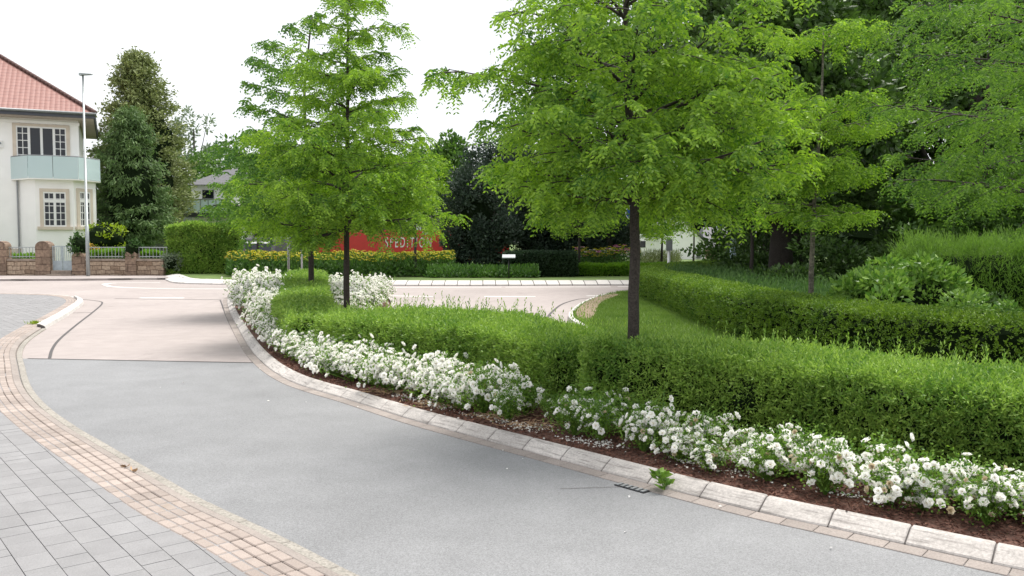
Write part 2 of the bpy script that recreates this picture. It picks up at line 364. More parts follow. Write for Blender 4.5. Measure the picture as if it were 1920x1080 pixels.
def hedge_surface(path, w, h, z0, n, bump=.05, sides=(1, 1, 1), ends=True, seed=0):
    """random points on a rounded hedge with their outward normals"""
    tt = rng.uniform(0, path.len, n); ww = w(tt); hh = h(tt)
    side = rng.choice(3, n, p=np.array(sides) / sum(sides)); u = rng.uniform(0, 1, n)
    a = np.where(side == 1, (u - .5) * 2, np.where(side == 0, -1.0, 1.0))
    z = np.where(side == 1, 1.0, u ** .9)
    sh = np.where(side != 1, np.clip((z - .72) / .28, 0, 1) ** 2 * .16, 0)
    zz = np.where(side == 1, 1 - .10 * np.abs(a) ** 5, z)
    nrm2 = path.nrm(tt); c = path.at(tt)[:, :2]
    off = a * (1 - sh) * ww / 2
    q = c + nrm2 * off[:, None]
    p = np.column_stack([q, z0 + zz * hh])
    nn = np.where((side == 1)[:, None], np.column_stack([nrm2 * (a ** 3 * .6)[:, None], np.ones(n)]), np.column_stack([nrm2 * a[:, None], .15 + z * .45]))
    nn = unit(nn); p = p + nn * (lump(p, seed, 2.2) * bump)[:, None]
    if ends:
        m = n // 14; t0 = rng.choice([0.0, 1.0], m); cc = path.at(t0 * path.len)[:, :2]; nr = path.nrm(t0 * path.len); tan = np.column_stack([nr[:, 1], -nr[:, 0]]) * np.where(t0 == 0, -1, 1)[:, None]
        aa = rng.uniform(-.5, .5, m); z2 = rng.uniform(0, 1, m); wv = w(t0 * path.len); hv = h(t0 * path.len)
        pe = np.column_stack([cc + nr * (aa * wv * .95)[:, None] + tan * (.05 + .1 * np.sqrt(1 - (2 * aa) ** 2) * (1 - z2 ** 4))[:, None], z0 + z2 * hv])
        p = np.concatenate([p, pe]); nn = np.concatenate([nn, unit(np.column_stack([tan, z2 * .5]))])
    return p, nn
def sprigs(p, d, ln, K, ll, lw, spread=.9):
    """short shoots carrying K leaves round the stem"""
    n = len(p); d = unit(d); out = []; ln = np.asarray(ln, float).reshape(-1, 1)
    a = unit(np.cross(d, rnd(n))); b = np.cross(d, a); ph = rng.uniform(0, 6.28, n)
    for k in range(K):
        t = (k + .4) / K; an = ph + k * 2.4
        rad = a * np.cos(an)[:, None] + b * np.sin(an)[:, None]
        sc = 1.1 - .5 * t if k < K - 1 else .8
        ld = d * (.6 + .5 * t) + rad * spread * (1.15 - .75 * t) + rnd(n, .12)
        out.append(leaf_quads(p + d * ln * t, ld, ll * sc * rng.uniform(.75, 1.25, n), lw * sc, .18))
    return out
const = lambda v: (lambda t: np.full(np.shape(t), float(v)) if np.shape(t) else float(v))
def interp(path, vals):
    xs = np.linspace(0, path.len, len(vals)); return lambda t: np.interp(t, xs, vals)

# ================================================================ SETTING: ground, roads, pavements
def sheet(name, pts, z, m, kind='structure', label=None, catg=None):
    pts = [(*p[:2], z) for p in pts]; o = obj(name, pts, [list(range(len(pts)))], m)
    me = o.data
    if me.polygons[0].normal.z < 0: me.flip_normals()
    return tag(o, label, catg, kind=kind)
def sheet_world(name, x0, x1, y0, y1, z, m): return sheet(name, [(x0, y0), (x1, y0), (x1, y1), (x0, y1)], z, m)
sheet_world('ground', -600, 600, -300, 1200, -.012, M['grass'])
sheet_world('concrete_road', -90, 70, -8, 36.6, 0.0, M['pink'])
seamL, seamR = G(52, 673), G(483, 681)
dseam = seamR - seamL
sheet('asphalt_road', [seamL - dseam * 1.2, seamR + dseam * .35, (2.2, 8.0), (6, 3.5), (12, -7), (-12, -7), (-14, 8)], .004, M['asphalt'])

# kerb line of the planted median (far tip to near right), island on its left-hand side
KP = Path([G(*q) for q in [(560,556),(470,555.5),(436,557),(426,564),(430,583),(441,607),(467,652),(498,687),(541,715),(596,735),(656,752.5),(763,787),(863,815),(926,832),(993,850),(1067,870),(1180,901),(1307,935),(1431,966),(1585,1000),(1767,1041),(1900,1070),(2150,1122),(2500,1200)]])
def blocks(path, prof, length, gap, m_idx=0, s0=0, s1=None, sub=2, jit=0):
    """row of separate stones: prof = closed outline of (offset, z)"""
    s1 = path.len if s1 is None else s1; n = max(1, int(round((s1 - s0) / length))); Vs = []; Fs = []; k = len(prof)
    for i in range(n):
        a = s0 + (s1 - s0) * i / n + gap / 2; b = s0 + (s1 - s0) * (i + 1) / n - gap / 2
        t = np.linspace(a, b, sub + 1); c = path.at(t)[:, :2]; nr = path.nrm(t); base = len(Vs); dz = random.uniform(-jit, jit)
        for j in range(sub + 1):
            for o_, z in prof:
                q = c[j] + nr[j] * o_; Vs.append((q[0], q[1], z + (dz if z > .012 else 0)))
        for j in range(sub):
            for l in range(k): Fs.append([base+j*k+l, base+j*k+(l+1) % k, base+(j+1)*k+(l+1) % k, base+(j+1)*k+l])
        Fs.append([base + l for l in range(k)][::-1]); Fs.append([base + sub*k + l for l in range(k)])
    return Vs, Fs
def stone_row(name, path, prof, length, gap, m, inner=None, s0=0, s1=None, jit=0, kind='structure', sub=2):
    mb = MB(); v, f = blocks(path, prof, length, gap, s0=s0, s1=s1, jit=jit, sub=sub); mb.add(v, f); mb.cur = 1
    cx = sum(q[0] for q in prof) / len(prof); cz = sum(q[1] for q in prof) / len(prof)
    ip = [(q[0] + (cx - q[0]) * .10, max(-.004, q[1] - .008)) for q in prof]
    v, f = blocks(path, ip, 1e9, 0, s0=s0, s1=s1, sub=int(((s1 or path.len) - s0) / .3) + 1); mb.add(v, f)
    o = mb.build(name, [m, M['joint']]); bv = o.modifiers.new('soft edges', 'BEVEL'); bv.width = .006; bv.segments = 1; bv.limit_method = 'ANGLE'; bv.angle_limit = R(25)
    return tag(o, kind=kind)
stone_row('kerb', KP, [(0, -.01), (0, .022), (.095, .088), (.135, .094), (.142, -.01)], .43, .009, M['kerb'], jit=.0015)
gt = stone_row('gutter', KP, [(-.115, -.01), (-.115, .010), (-.003, .014), (-.003, -.01)], .20, .004, M['gutter'], jit=.001)

# the median's bed
back = [G(700, 557), G(726, 563), G(733, 577), (-2.95, 19.5), (-2.1, 16), (-1.1, 13.6), (.5, 11.6), (1.65, 9.6), (2.5, 8.9), (3.6, 7.9), (4.8, 7.1), (7.5, 5.4), (12, 3.4)]
KB = KP.off(.139); med = [tuple(q) for q in KB] + [tuple(q) for q in reversed([np.array(b) for b in back])]
def slab(name, pts, z0, z1, mt):
    mb = MB(); mb.prism([tuple(p[:2]) for p in pts], z0, z1); o = mb.build(name, mt)
    import bmesh
    bm = bmesh.new(); bm.from_mesh(o.data); bmesh.ops.recalc_face_normals(bm, faces=bm.faces); bmesh.ops.triangulate(bm, faces=[f for f in bm.faces if len(f.verts) > 4]); bm.to_mesh(o.data); bm.free()
    return tag(o, kind='structure')
slab('mulch_bed', med, -.01, .072, M['mulch'])
BK = Path([np.array(b) for b in back], 4)
stone_row('back_kerb', BK, [(0, -.01), (0, .09), (.11, .094), (.11, -.01)], .6, .008, M['kerb'])

# left pavement
AP = Path([G(*q) for q in [(-420,551),(-200,551.5),(0,552),(80,553.5),(125,556),(150,561),(157,570),(127,593),(87,617),(55,640),(42,662),(47,690),(58,725),(86,760),(140,800),(206,839),(296,891),(395,947),(516,1003),(660,1077),(800,1142),(1050,1260)]])
sK0 = AP.s[np.argmin(np.linalg.norm(AP.p - G(150, 561), axis=1))]; sK1 = AP.s[np.argmin(np.linalg.norm(AP.p - G(87, 617), axis=1))]
row = lambda a, b, z: [(-a, -.01), (-a, z), (-b, z), (-b, -.01)][::-1]
stone_row('left_gutter', AP, row(.0, .075, .016), .5, .006, M['concrete'], jit=.002, s0=sK1)
stone_row('left_kerb', AP, [(-.08, -.01), (-.085, .03), (-.165, .05), (-.165, -.01)][::-1], .5, .006, M['gutter'], jit=.001, s0=sK1)
stone_row('white_kerb', AP, [(-.0, -.01), (-.03, .07), (-.12, .11), (-.165, .11), (-.165, -.01)][::-1], .5, .012, M['kerbw'], jit=.002, s0=sK0, s1=sK1)
stone_row('white_kerb_edge', AP, [(-.0, -.01), (-.03, .045), (-.12, .05), (-.165, .05), (-.165, -.01)][::-1], .5, .012, M['kerb'], jit=.002, s0=0, s1=sK0)
for i in range(4):
    a = .165 + i * .071
    stone_row('brick_course', AP, row(a, a + .0665, .05), .155, .012, M['tan'], jit=.0015, sub=1)
inner = AP.off(-.165 - 4 * .071)
poly = [tuple(q) for q in inner] + [(-2, -6), (-60, -6), (-60, 26)]
slab('pavement_base', [tuple(q) for q in AP.off(-.3)] + [(-2, -6), (-60, -6), (-60, 26)], -.01, .036, M['joint'])
def inside(px, py, pl):
    pl = np.array(pl); r = np.zeros(len(px), bool); j = len(pl) - 1
    for i in range(len(pl)):
        xi, yi = pl[i]; xj, yj = pl[j]
        c = ((yi > py) != (yj > py)) & (px < (xj - xi) * (py - yi) / (yj - yi + 1e-12) + xi); r ^= c; j = i
    return r
d1 = unit(np.array([[1.35, -1.62]]))[0]; d2 = np.array([-d1[1], d1[0]])
pv = []; lens = [.16, .24, .24, .12, .24, .16]
for r_ in range(-110, 110):
    s_ = -26 + random.random() * .2
    while s_ < 24:
        l_ = random.choice(lens); pv.append((s_, l_, r_ * .16)); s_ += l_
pv = np.array(pv); o0 = np.array([-5.0, 9.0]); cen = o0 + d1 * (pv[:, :1] + pv[:, 1:2] / 2) + d2 * (pv[:, 2:] + .08)
pxs = 960 + cen[:, 0] / np.maximum(cen[:, 1], .5) * F
pl2 = [tuple(q) for q in AP.off(-.165 - 4 * .071 + .17)] + [(-2, -6), (-60, -6), (-60, 26)]
ok = inside(cen[:, 0], cen[:, 1], pl2) & (cen[:, 1] > 2.6) & (pxs > -260)
pv = pv[ok]; g = .002; q00 = o0 + d1 * (pv[:, :1] + g) + d2 * (pv[:, 2:] + g); q10 = o0 + d1 * (pv[:, :1] + pv[:, 1:2] - g) + d2 * (pv[:, 2:] + g)
q11 = o0 + d1 * (pv[:, :1] + pv[:, 1:2] - g) + d2 * (pv[:, 2:] + .16 - g); q01 = o0 + d1 * (pv[:, :1] + g) + d2 * (pv[:, 2:] + .16 - g)
zt = .045 + rng.uniform(-.0012, .0008, (len(pv), 1)); zb = np.full((len(pv), 1), .03)
V = np.stack([np.hstack([q, z]) for z in (zb, zt) for q in (q00, q10, q11, q01)], 1).reshape(-1, 3)
b_ = (np.arange(len(pv)) * 8)[:, None, None]; fc = (b_ + np.array([[4,5,6,7],[0,1,5,4],[1,2,6,5],[2,3,7,6],[3,0,4,7]])[None]).reshape(-1, 4)
tag(obj('grey_pavers', V, fc, M['paver']), kind='structure')

# seams and painted lines
def strip(name, px, w, z, m, n=6, sm=True):
    pa = Path([G(*q) for q in px], n, sm); t = np.linspace(0, pa.len, max(2, int(pa.len / .3))); c = pa.at(t); nr = pa.nrm(t)
    a = np.column_stack([c + nr * w / 2, np.full(len(t), z)]); b = np.column_stack([c - nr * w / 2, np.full(len(t), z)])
    V = np.concatenate([a, b]); n_ = len(t); return tag(obj(name, V, np.array([(i, n_+i, n_+i+1, i+1) for i in range(n_-1)]), m), kind='structure')
strip('road_seam', [(52,673),(483,681)], .05, .008, M['seam'])
strip('road_seam', [(93,672),(98,655),(112,636),(145,608),(176,584),(191,570),(186,565),(150,561)], .045, .004, M['seam'])
strip('road_seam', [(413,563),(424,592),(443,630),(478,681)], .035, .004, M['seam'])
strip('road_seam', [(420,563),(433,596),(452,634),(489,684)], .03, .004, M['seam'])
strip('road_seam', [(215,560),(300,561),(415,562)], .06, .004, M['seam'])
strip('road_seam', [(137,587),(172,586)], .05, .004, M['seam'])
strip('road_seam', [(1024,600),(1034,586),(1055,570),(1085,561),(1110,559)], .06, .004, M['seam'])
strip('road_seam', [(1050,918),(1180,914)], .006, .008, M['joint'])
strip('lane_marking', [(194,533),(215,538),(300,541),(430,542)], .16, .004, M['paint'])
strip('lane_marking', [(194,533),(222,530.5),(300,530)], .16, .0044, M['paint'])
strip('lane_marking', [(262,559),(345,559)], .22, .0046, M['paint'])
strip('lane_marking', [(735,539),(940,538.6)], .2, .004, M['paint'])
strip('lane_marking', [(948,538.6),(1145,538)], .2, .004, M['paint'])
strip('lane_marking', [(1158,537.5),(1215,537)], .2, .004, M['paint'])
strip('lane_marking', [(735,555),(812,556)], .16, .004, M['paint'])
strip('lane_marking', [(908,556),(1004,556)], .18, .004, M['paint'])
strip('lane_marking', [(1100,555),(1172,553)], .18, .004, M['paint'])

# far island with its sloping white kerb
FK = Path([G(*q) for q in [(300,521),(309,524.5),(322,530),(350,532.5),(430,534),(600,535.5),(730,536),(900,536),(1060,535.5),(1210,535),(1420,533),(1700,528)]], 6)
stone_row('far_kerb', FK, [(0, -.01), (0, .05), (.6, .17), (.8, .175), (.8, -.01)], .49, .03, M['kerbw'], jit=.006)
fi = [tuple(q) for q in FK.off(.79)]
slab('far_island_ground', fi + [(30, 75), (-13.2, 75), (-13.6, 45)], -.011, .16, M['grass'])
# far pavement along the garden wall
sheet_world('far_road_bed', -90, 60, 36.6, 37.4, -.001, M['pink'])
FP = Path([(-90, 33.9), (-40, 35.6), (-22, 36.2), (-14.6, 37.6)], 6)
slab('far_pavement', [tuple(q) for q in FP.p] + [(-14.0, 45), (-90, 42)], -.012, .09, M['pink'])
stone_row('far_pavement_kerb', FP, [(0, -.01), (0, .096), (.12, .1), (.12, -.01)], 1, .02, M['kerb'], sub=1)

# lawn on the right with its corner kerb
LK = Path([G(*q) for q in [(1420,541),(1300,545),(1210,548),(1160,552),(1120,560),(1090,573),(1071,588),(1066,597),(1074,609)]] + [np.array(q) for q in [(1.62, 13.6), (2.2, 11.6), (2.8, 10.2), (3.5, 9.1), (4.6, 8.0), (6.4, 6.9), (9.5, 5.4), (14, 3.6)]], 6)
stone_row('lawn_kerb', LK, [(0, -.01), (0, .09), (.10, .10), (.10, -.01)], .6, .008, M['kerbw'], jit=.002)
lawn = [tuple(q) for q in LK.off(.098)] + [(60, 3), (60, 60), (20, 60), G(1420, 537)]
slab('lawn', lawn, -.011, .08, M['grass'])
pt = Path([G(*q) for q in [(1150,555),(1118,563),(1094,576),(1080,591),(1084,604),(1110,606),(1118,590),(1128,574),(1165,558)]], 4)
sheet('soil_patch', pt.p, .085, M['soil'])

# ================================================================ PLANTS, front
def blade_field(name, mask, n, zz, h, wd, m, label, catg):
    pass
# lawn grass
pts = np.column_stack([rng.uniform(1.0, 7, 160000), rng.uniform(9.5, 30, 160000)])
keep = inside(pts[:, 0], pts[:, 1], lawn) & (pts[:, 0] < 4.6) & ~(inside(pts[:, 0], pts[:, 1], pt.p) & (rng.random(len(pts)) < .93)); pts = pts[keep][:45000]
dd = np.column_stack([rng.normal(0, .45, (len(pts), 2)), np.ones(len(pts))])
V, fc = leaf_quads(np.column_stack([pts, np.full(len(pts), .075)]), dd, rng.uniform(.05, .1, len(pts)), .012)
tag(obj('lawn_grass', V, fc, M['blade']), 'short mown grass on the lawn before the curved clipped hedge', 'grass', kind='stuff')

def make_hedge(name, label, pts, w, h, z0, n, ll, lw, K, sl, m, seed, bump=.05, sides=(1.0, 1.3, .6), extra=None, upb=.5, catg='hedge', spread=.9, inset=.10):
    pa = Path(pts, 6); wf = interp(pa, w); hf = interp(pa, h)
    p, nn = hedge_surface(pa, wf, hf, z0, n, bump, sides, True, seed)
    d = unit(nn + np.array([0, 0, upb]) + rnd(len(p), .45))
    p = p - nn * rng.uniform(.0, .10, (len(p), 1)) - d * sl * .5
    parts = [(a, b, 0) for a, b in sprigs(p, d, sl * rng.uniform(.7, 1.3, len(p)), K, ll, lw, spread)]
    if extra is not None:
        ne, lo, hi = extra; t = rng.uniform(0, pa.len, ne); o_ = rng.uniform(-.45, .45, ne); c = pa.at(t)[:, :2] + pa.nrm(t) * (o_ * wf(t))[:, None]
        pp = np.column_stack([c, z0 + hf(t) - .05]); parts += [(a, b, 0) for a, b in sprigs(pp, np.array([0, 0, 1.0]) + rnd(ne, .14), rng.uniform(lo, hi, ne), 11, ll * .95, lw, .7)]
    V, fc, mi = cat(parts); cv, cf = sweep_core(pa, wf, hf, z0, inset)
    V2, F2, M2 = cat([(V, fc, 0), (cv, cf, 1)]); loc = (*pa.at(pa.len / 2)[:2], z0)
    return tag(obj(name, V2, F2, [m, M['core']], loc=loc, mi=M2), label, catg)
make_hedge('front_hedge', 'long leafy green hedge with loose top behind the nearest white roses', [(.98, 8.15), (1.45, 7.75), (2.05, 7.42), (2.66, 6.95), (3.38, 6.28), (4.12, 5.62), (5.45, 4.65), (7.1, 3.6)],
           [1.0, 1.1, 1.15, 1.2, 1.25, 1.3, 1.3], [.72, .70, .67, .64, .62, .62, .62], .07, 19000, .050, .0165, 8, .10, M['privet'], 3.1, extra=(330, .12, .26), upb=.25, spread=1.25)
make_hedge('middle_hedge', 'leafy green hedge between the two dark tree trunks in the median', [(-2.25, 12.1), (-1.5, 11.4), (-.8, 10.75), (0, 9.9), (.55, 9.05), (.85, 8.45)],
           [1.25, 1.7, 1.75, 1.5, 1.25, 1.0], [.62, .68, .70, .68, .66, .6], .07, 14000, .055, .018, 8, .10, M['privet'], 7.7, extra=(200, .12, .30), upb=.25, spread=1.25)
make_hedge('narrow_hedge', 'narrow low hedge running to the far tip of the median between white roses', [G(592, 600, .6) + (0, .3), (-3.75, 15.2), (-4.5, 18.5), (-5.35, 22), (-5.9, 24.6)],
           [.95, 1.0, 1.0, 1.1, 1.1], [.58, .62, .66, .72, .78], .07, 7500, .072, .028, 6, .10, M['privet'], 1.9, upb=.2, spread=1.25)
# clipped hedge that loops round the right-hand bed
make_hedge('clipped_hedge', 'long curved clipped hedge with square top beyond the lawn on the right', [(12.5, 40), (9.0, 36.5), (6.2, 31.5), (4.55, 27.5), (4.05, 24.2), (4.15, 21), (4.1, 17.5), (4.15, 14.2), (4.45, 11.9), (4.95, 10.4), (5.9, 9.3), (7.4, 8.2), (10, 6.6)],
           [.9, .9, .95, 1, 1, 1, 1, 1, 1, 1, 1], [.82] * 6, .07, 52000, .044, .024, 5, .045, M['yew'], 5.2, bump=.012, sides=(1, 1.2, .8), spread=1.2, upb=.1, extra=None, inset=.15)

# bark chips, petals, straw
KM = KP; smin = KP.s[np.argmin(np.linalg.norm(KP.p - G(467, 652), axis=1))]
t = smin + (KP.len - smin) * rng.random(17000) ** .75; o_ = rng.uniform(.14, .95, len(t)); q = KP.at(t)[:, :2] + KP.nrm(t) * o_[:, None]
V, fc = leaf_quads(np.column_stack([q, rng.uniform(.072, .09, len(t))]), np.column_stack([rng.normal(0, 1, (len(t), 2)), rng.normal(0, .25, len(t))]), rng.uniform(.02, .055, len(t)), rng.uniform(.006, .016, len(t)))
tag(obj('bark_chips', V, fc, M['chip']), 'reddish brown bark chips strewn over the rose bed', 'bark mulch', kind='stuff')
cl_t = rng.uniform(smin + 5.5, KP.len - 2, 24); t = np.repeat(cl_t, 38) + rng.normal(0, .12, 24 * 38); oo = np.repeat(rng.uniform(.3, .5, 24), 38) + rng.normal(0, .05, 24 * 38)
t = np.clip(t, 0, KP.len); q = KP.at(t)[:, :2] + KP.nrm(t) * np.clip(oo, .15, .8)[:, None]
zz_ = rng.uniform(.086, .1, len(t)); nr_ = 18; tr_ = rng.uniform(smin, KP.len - 2, nr_); q[:nr_] = KP.at(tr_)[:, :2] - KP.nrm(tr_) * rng.exponential(.35, nr_)[:, None]; zz_[:nr_] = .014
V, fc = leaf_quads(np.column_stack([q, zz_]), np.column_stack([rng.normal(0, 1, (len(t), 2)), rng.normal(0, .2, len(t))]), rng.uniform(.014, .03, len(t)), rng.uniform(.012, .02, len(t)))
tag(obj('fallen_petals', V, fc, M['petal']), 'fallen white rose petals lying on the bark mulch', 'petals', kind='stuff')
Vs = []
for (px, py) in [(738, 737), (822, 762), (938, 783), (1003, 801)]:
    c = G(px, py, .08); n = 170; q = c + rng.normal(0, 1, (n, 2)) * [.15, .07]
    Vs.append(leaf_quads(np.column_stack([q, rng.uniform(.085, .115, n)]), np.column_stack([rng.normal(0, 1, (n, 2)), rng.normal(0, .15, n)]), .09, .006))
V, fc, _ = cat(Vs); tag(obj('dry_straw', V, fc, M['straw']), 'patches of dry tan straw on the mulch in front of the roses', 'straw', kind='stuff')

# ---- roses
def blossom_mesh(n1=6, n2=5, r=.034, name='blossom'):
    parts = []
    for ring, (n, rr, el) in enumerate([(n1, r, .25), (n2, r * .78, .75), (4, r * .5, 1.25)][:3 if n2 else 1]):
        a = np.arange(n) * 2 * math.pi / n + ring * .5; d = np.column_stack([np.cos(a), np.sin(a), np.full(n, math.tan(el) if el < 1.3 else 2.2)])
        V, fc = leaf_quads(d * 0 + [0, 0, .002 * ring], d, rr, rr * 1.55, .3, side=np.column_stack([-np.sin(a), np.cos(a), 0 * a]) * 0 + [0, 0, 1.0])
        parts.append((V, fc, 0))
    a = np.arange(4) * math.pi / 2; V, fc = leaf_quads(np.zeros((4, 3)) + [0, 0, .008], np.column_stack([np.cos(a), np.sin(a), a * 0 + .5]), .009, .009, .2)
    parts.append((V, fc, 1)); V, fc, mi = cat(parts); return V, fc, mi
bV, bF, bM = blossom_mesh(); bl_me = mesh('blossom', bV, bF, [M['white'], M['yellow']], bM); bl_me2 = mesh('blossom', bV * [.72, .72, 1.1], bF, [M['cream'], M['yellow']], bM)
def rot_to(n):
    return Vector(n).to_track_quat('Z', 'Y').to_matrix() @ Matrix.Rotation(random.uniform(0, 6.28), 3, 'Z')
def rose_variant(h, r, nl, ll, nbl, seed, lean=0):
    """foliage mesh and blossom placements of one bush"""
    g_ = np.random.default_rng(seed)
    ns = 34; tips = np.column_stack([g_.normal(0, .5, (ns, 2)) * r, g_.uniform(.45, 1.0, ns) * h]); tips[:, :2] *= (1.25 - .5 * tips[:, 2:] / h)
    mb = MB()
    for q in tips: mb.tube([(0, 0, 0), (q[0] * .45, q[1] * .45, q[2] * .5), tuple(q)], [.005, .004, .002], 3, False)
    k = g_.integers(0, ns, nl); tt = g_.uniform(.3, 1, nl) ** .7
    p = np.column_stack([tips[k, :2] * (tt ** 1.1)[:, None], tips[k, 2] * tt]) + g_.normal(0, .05, (nl, 3)); p[:, 2] = np.abs(p[:, 2]) + .01
    dr = unit(p * [1, 1, .3] + g_.normal(0, .12, (nl, 3)) + [0, 0, .05])
    V, fc = leaf_quads(p, dr, ll * g_.uniform(.7, 1.3, nl), ll * .62, .12)
    sv, sf = np.array(mb.v), np.array(mb.f)
    Va, Fa, Ma = cat([(V, fc, 0), (sv, sf, 0)])
    bl = []
    kk = g_.integers(0, ns, nbl * 4)
    for j in kk:
        t_ = g_.uniform(.55, 1.06); q = np.array([*(tips[j, :2] * t_), tips[j, 2] * t_]) + g_.normal(0, .035, 3); q[2] = max(q[2], .1)
        if all(np.linalg.norm(q - b[0]) > .040 for b in bl):
            bl.append((q, unit(np.array([q[0] * 1.6, q[1] * 1.6, .25]) + g_.normal(0, .10, 3)), g_.uniform(.8, 1.2)))
        if len(bl) >= nbl: break
    return Va, Fa, bl
def bake_blossoms(bl):
    parts = []
    for q, n, s_ in bl:
        m3 = np.array(rot_to(n)); parts.append((bV @ m3.T * s_ * 1.12 + q, bF, 0))
    V = np.concatenate([p_[0] for p_ in parts]); fc = np.concatenate([p_[1] + i * len(bV) for i, p_ in enumerate(parts)]); mi = np.tile(bM, len(parts))
    return V, fc, mi
near_v = []
for i in range(5):
    Va, Fa, bl = rose_variant(.37 + .03 * (i % 3), .31, 1500, .028, [80, 92, 58, 84, 44][i], 40 + i)
    near_v.append((mesh('rose_foliage', Va, Fa, M['rose']), bl))
far_v = []
for i in range(4):
    Va, Fa, bl = rose_variant(.55, .36, 620, .042, 190, 80 + i)
    V, fc, mi = bake_blossoms(bl); far_v.append((mesh('rose_foliage', Va, Fa, M['rose']), mesh('blossoms', V, fc, [M['white'], M['yellow']], mi)))
mid_v = []
for i in range(4):
    Va, Fa, bl = rose_variant(.40, .34, 900, .032, 120, 120 + i)
    V, fc, mi = bake_blossoms(bl); mid_v.append((mesh('rose_foliage', Va, Fa, M['rose']), mesh('blossoms', V, fc, [M['white'], M['yellow']], mi)))
def near_rose(x, y, s_, i, label, group, nb=99):
    th = thing('rose_bush', label, 'rose bush', (x, y, .07), group, random.uniform(0, 6.28)); th.scale = (s_, s_, s_ * random.uniform(.85, 1.08))
    me, bl = near_v[i % 5]; link('foliage', me, th)
    for q, n, sc in bl[:nb]:
        b = link('blossom', bl_me2 if random.random() < .09 else bl_me, th, tuple(q)); b.rotation_euler = rot_to(n).to_euler(); b.scale = (sc * 1.2,) * 3
def far_rose(x, y, s_, i, label, group, v):
    th = thing('rose_bush', label, 'rose bush', (x, y, .07), group, random.uniform(0, 6.28)); th.scale = (s_, s_, s_ * random.uniform(.92, 1.08))
    link('foliage', v[i % 4][0], th); link('blossoms', v[i % 4][1], th)
# near beds along the kerb
s_ = smin - 2.6; i = 0; tot = KP.len
while s_ < tot - .6:
    c = KP.at(s_); nr = KP.nrm(s_); D = c[1]
    if D < 3.4: break
    px = 960 + c[0] / D * F
    sparse = 880 < px < 1080
    for off_, sc in ((.45, .92), (.76, 1.03)) + (((1.12, 1.1),) if D > 10.5 else ()):
        if sparse and off_ < .6 and random.random() < .15: continue
        o2 = off_ + random.uniform(-.05, .05); q = KP.at(min(tot, s_ + random.uniform(-.1, .1)))[:2] + nr * o2
        sc2 = sc * random.uniform(.82, 1.10) * (.8 if sparse else 1) * (.86 if D < 6.3 else 1)
        if D < 7.6:
            rowt = 'front row' if off_ < .65 else 'back row'
            near_rose(q[0], q[1], sc2, i, 'white rose bush with separate open blossoms in the %s between near kerb and hedge' % rowt, 'near white roses, ' + rowt, 28 if sparse else 99)
        else:
            far_rose(q[0], q[1], sc2, i, 'thickly flowering white rose bush beside the bend of the median kerb', 'white roses at the kerb bend', mid_v)
        i += 1
    s_ += .37
ORD = ['first', 'second', 'third', 'fourth', 'fifth', 'sixth', 'seventh', 'eighth', 'ninth', 'tenth', 'eleventh', 'twelfth', 'thirteenth', 'fourteenth', 'fifteenth', 'sixteenth']
for rowt in ('front row', 'back row'):
    lst = [o for o in C.objects if o.get('group') == 'near white roses, ' + rowt]; lst.sort(key=lambda o: -o.location.x / o.location.y)
    vis = [o for o in lst if abs(o.location.x / o.location.y) < .6]
    for k, o in enumerate(vis): o['label'] = 'white rose bush, %s from the right edge in the %s' % (ORD[k] if k < 16 else 'last', rowt)
    for o in lst:
        if o not in vis: o['label'] = 'white rose bush at the right end of the %s, beyond the picture edge' % rowt
# far left patch, full to the tip
rad = []
for tries in range(4000):
    q = np.array([rng.uniform(-9.2, -3.0), rng.uniform(14.5, 25.6)])
    d = np.linalg.norm(KP.p - q, axis=1); j = np.argmin(d); nr = KP.nrm(KP.s[j]); side = (q - KP.p[j]) @ nr
    if side < .38 or j < 3: continue
    hx = np.interp(q[1], [12, 15.2, 18.5, 22, 24.6, 26], [-2.95, -3.75, -4.5, -5.35, -5.9, -6.2])
    if q[0] > hx - .62: continue
    if any(np.linalg.norm(q - r_) < .46 for r_ in rad): continue
    rad.append(q); s2 = np.interp(q[1], [12, 24], [1.0, 1.32])
    far_rose(q[0], q[1], s2, len(rad), 'white rose bush in the dense flowering mass left of the narrow median hedge', 'dense white roses left of the narrow hedge', far_v)
rad2 = []
for tries in range(3000):
    q = np.array([rng.uniform(-5.6, -2.4), rng.uniform(17.8, 25.3)])
    hx = np.interp(q[1], [12, 15.2, 18.5, 22, 24.6, 26], [-2.95, -3.75, -4.5, -5.35, -5.9, -6.2]); ex = np.interp(q[1], [18, 22.5, 25.5], [-2.7, -3.2, -3.7])
    if q[0] < hx + .72 or q[0] > ex - .2 or any(np.linalg.norm(q - r_) < .5 for r_ in rad2): continue
    rad2.append(q); far_rose(q[0], q[1], 1.12, len(rad2), 'white rose bush in the flowering patch right of the narrow median hedge', 'white roses right of the narrow hedge', far_v)

# ---- weed at the road drain
c = G(1246, 922); th = thing('weed', 'leafy green weed growing from the drain gap at the kerb', 'weed', (c[0], c[1], 0))
n = 46; an = rng.uniform(0, 6.28, n); ht = rng.uniform(.02, .13, n)
pp = np.column_stack([c[0] + np.cos(an) * .02 * rng.random(n), c[1] + np.sin(an) * .02, ht]); pp[:, 0] += np.where(ht > .08, -.03, 0)
V, fc = leaf_quads(pp, np.column_stack([np.cos(an), np.sin(an), rng.uniform(.1, .9, n)]), rng.uniform(.05, .085, n), rng.uniform(.03, .045, n), .15)
obj('leaves', V, fc, M['rose'], th); mb = MB()
for k in range(5): mb.tube([(c[0], c[1], 0), (c[0] + random.uniform(-.04, .02), c[1] + random.uniform(-.02, .02), .13)], [.004, .002], 4)
mb.build('stem', M['rose'], th)
dr = thing('road_drain', 'dark kerb inlet grate beside the green weed', 'drain', (*G(1193, 918), 0)); cc = G(1193, 918)
kj = KP.s[np.argmin(np.linalg.norm(KP.p - cc, axis=1))]; b2 = KP.nrm(kj); a = np.array([b2[1], -b2[0]]); cc = KP.at(kj) - b2 * .15
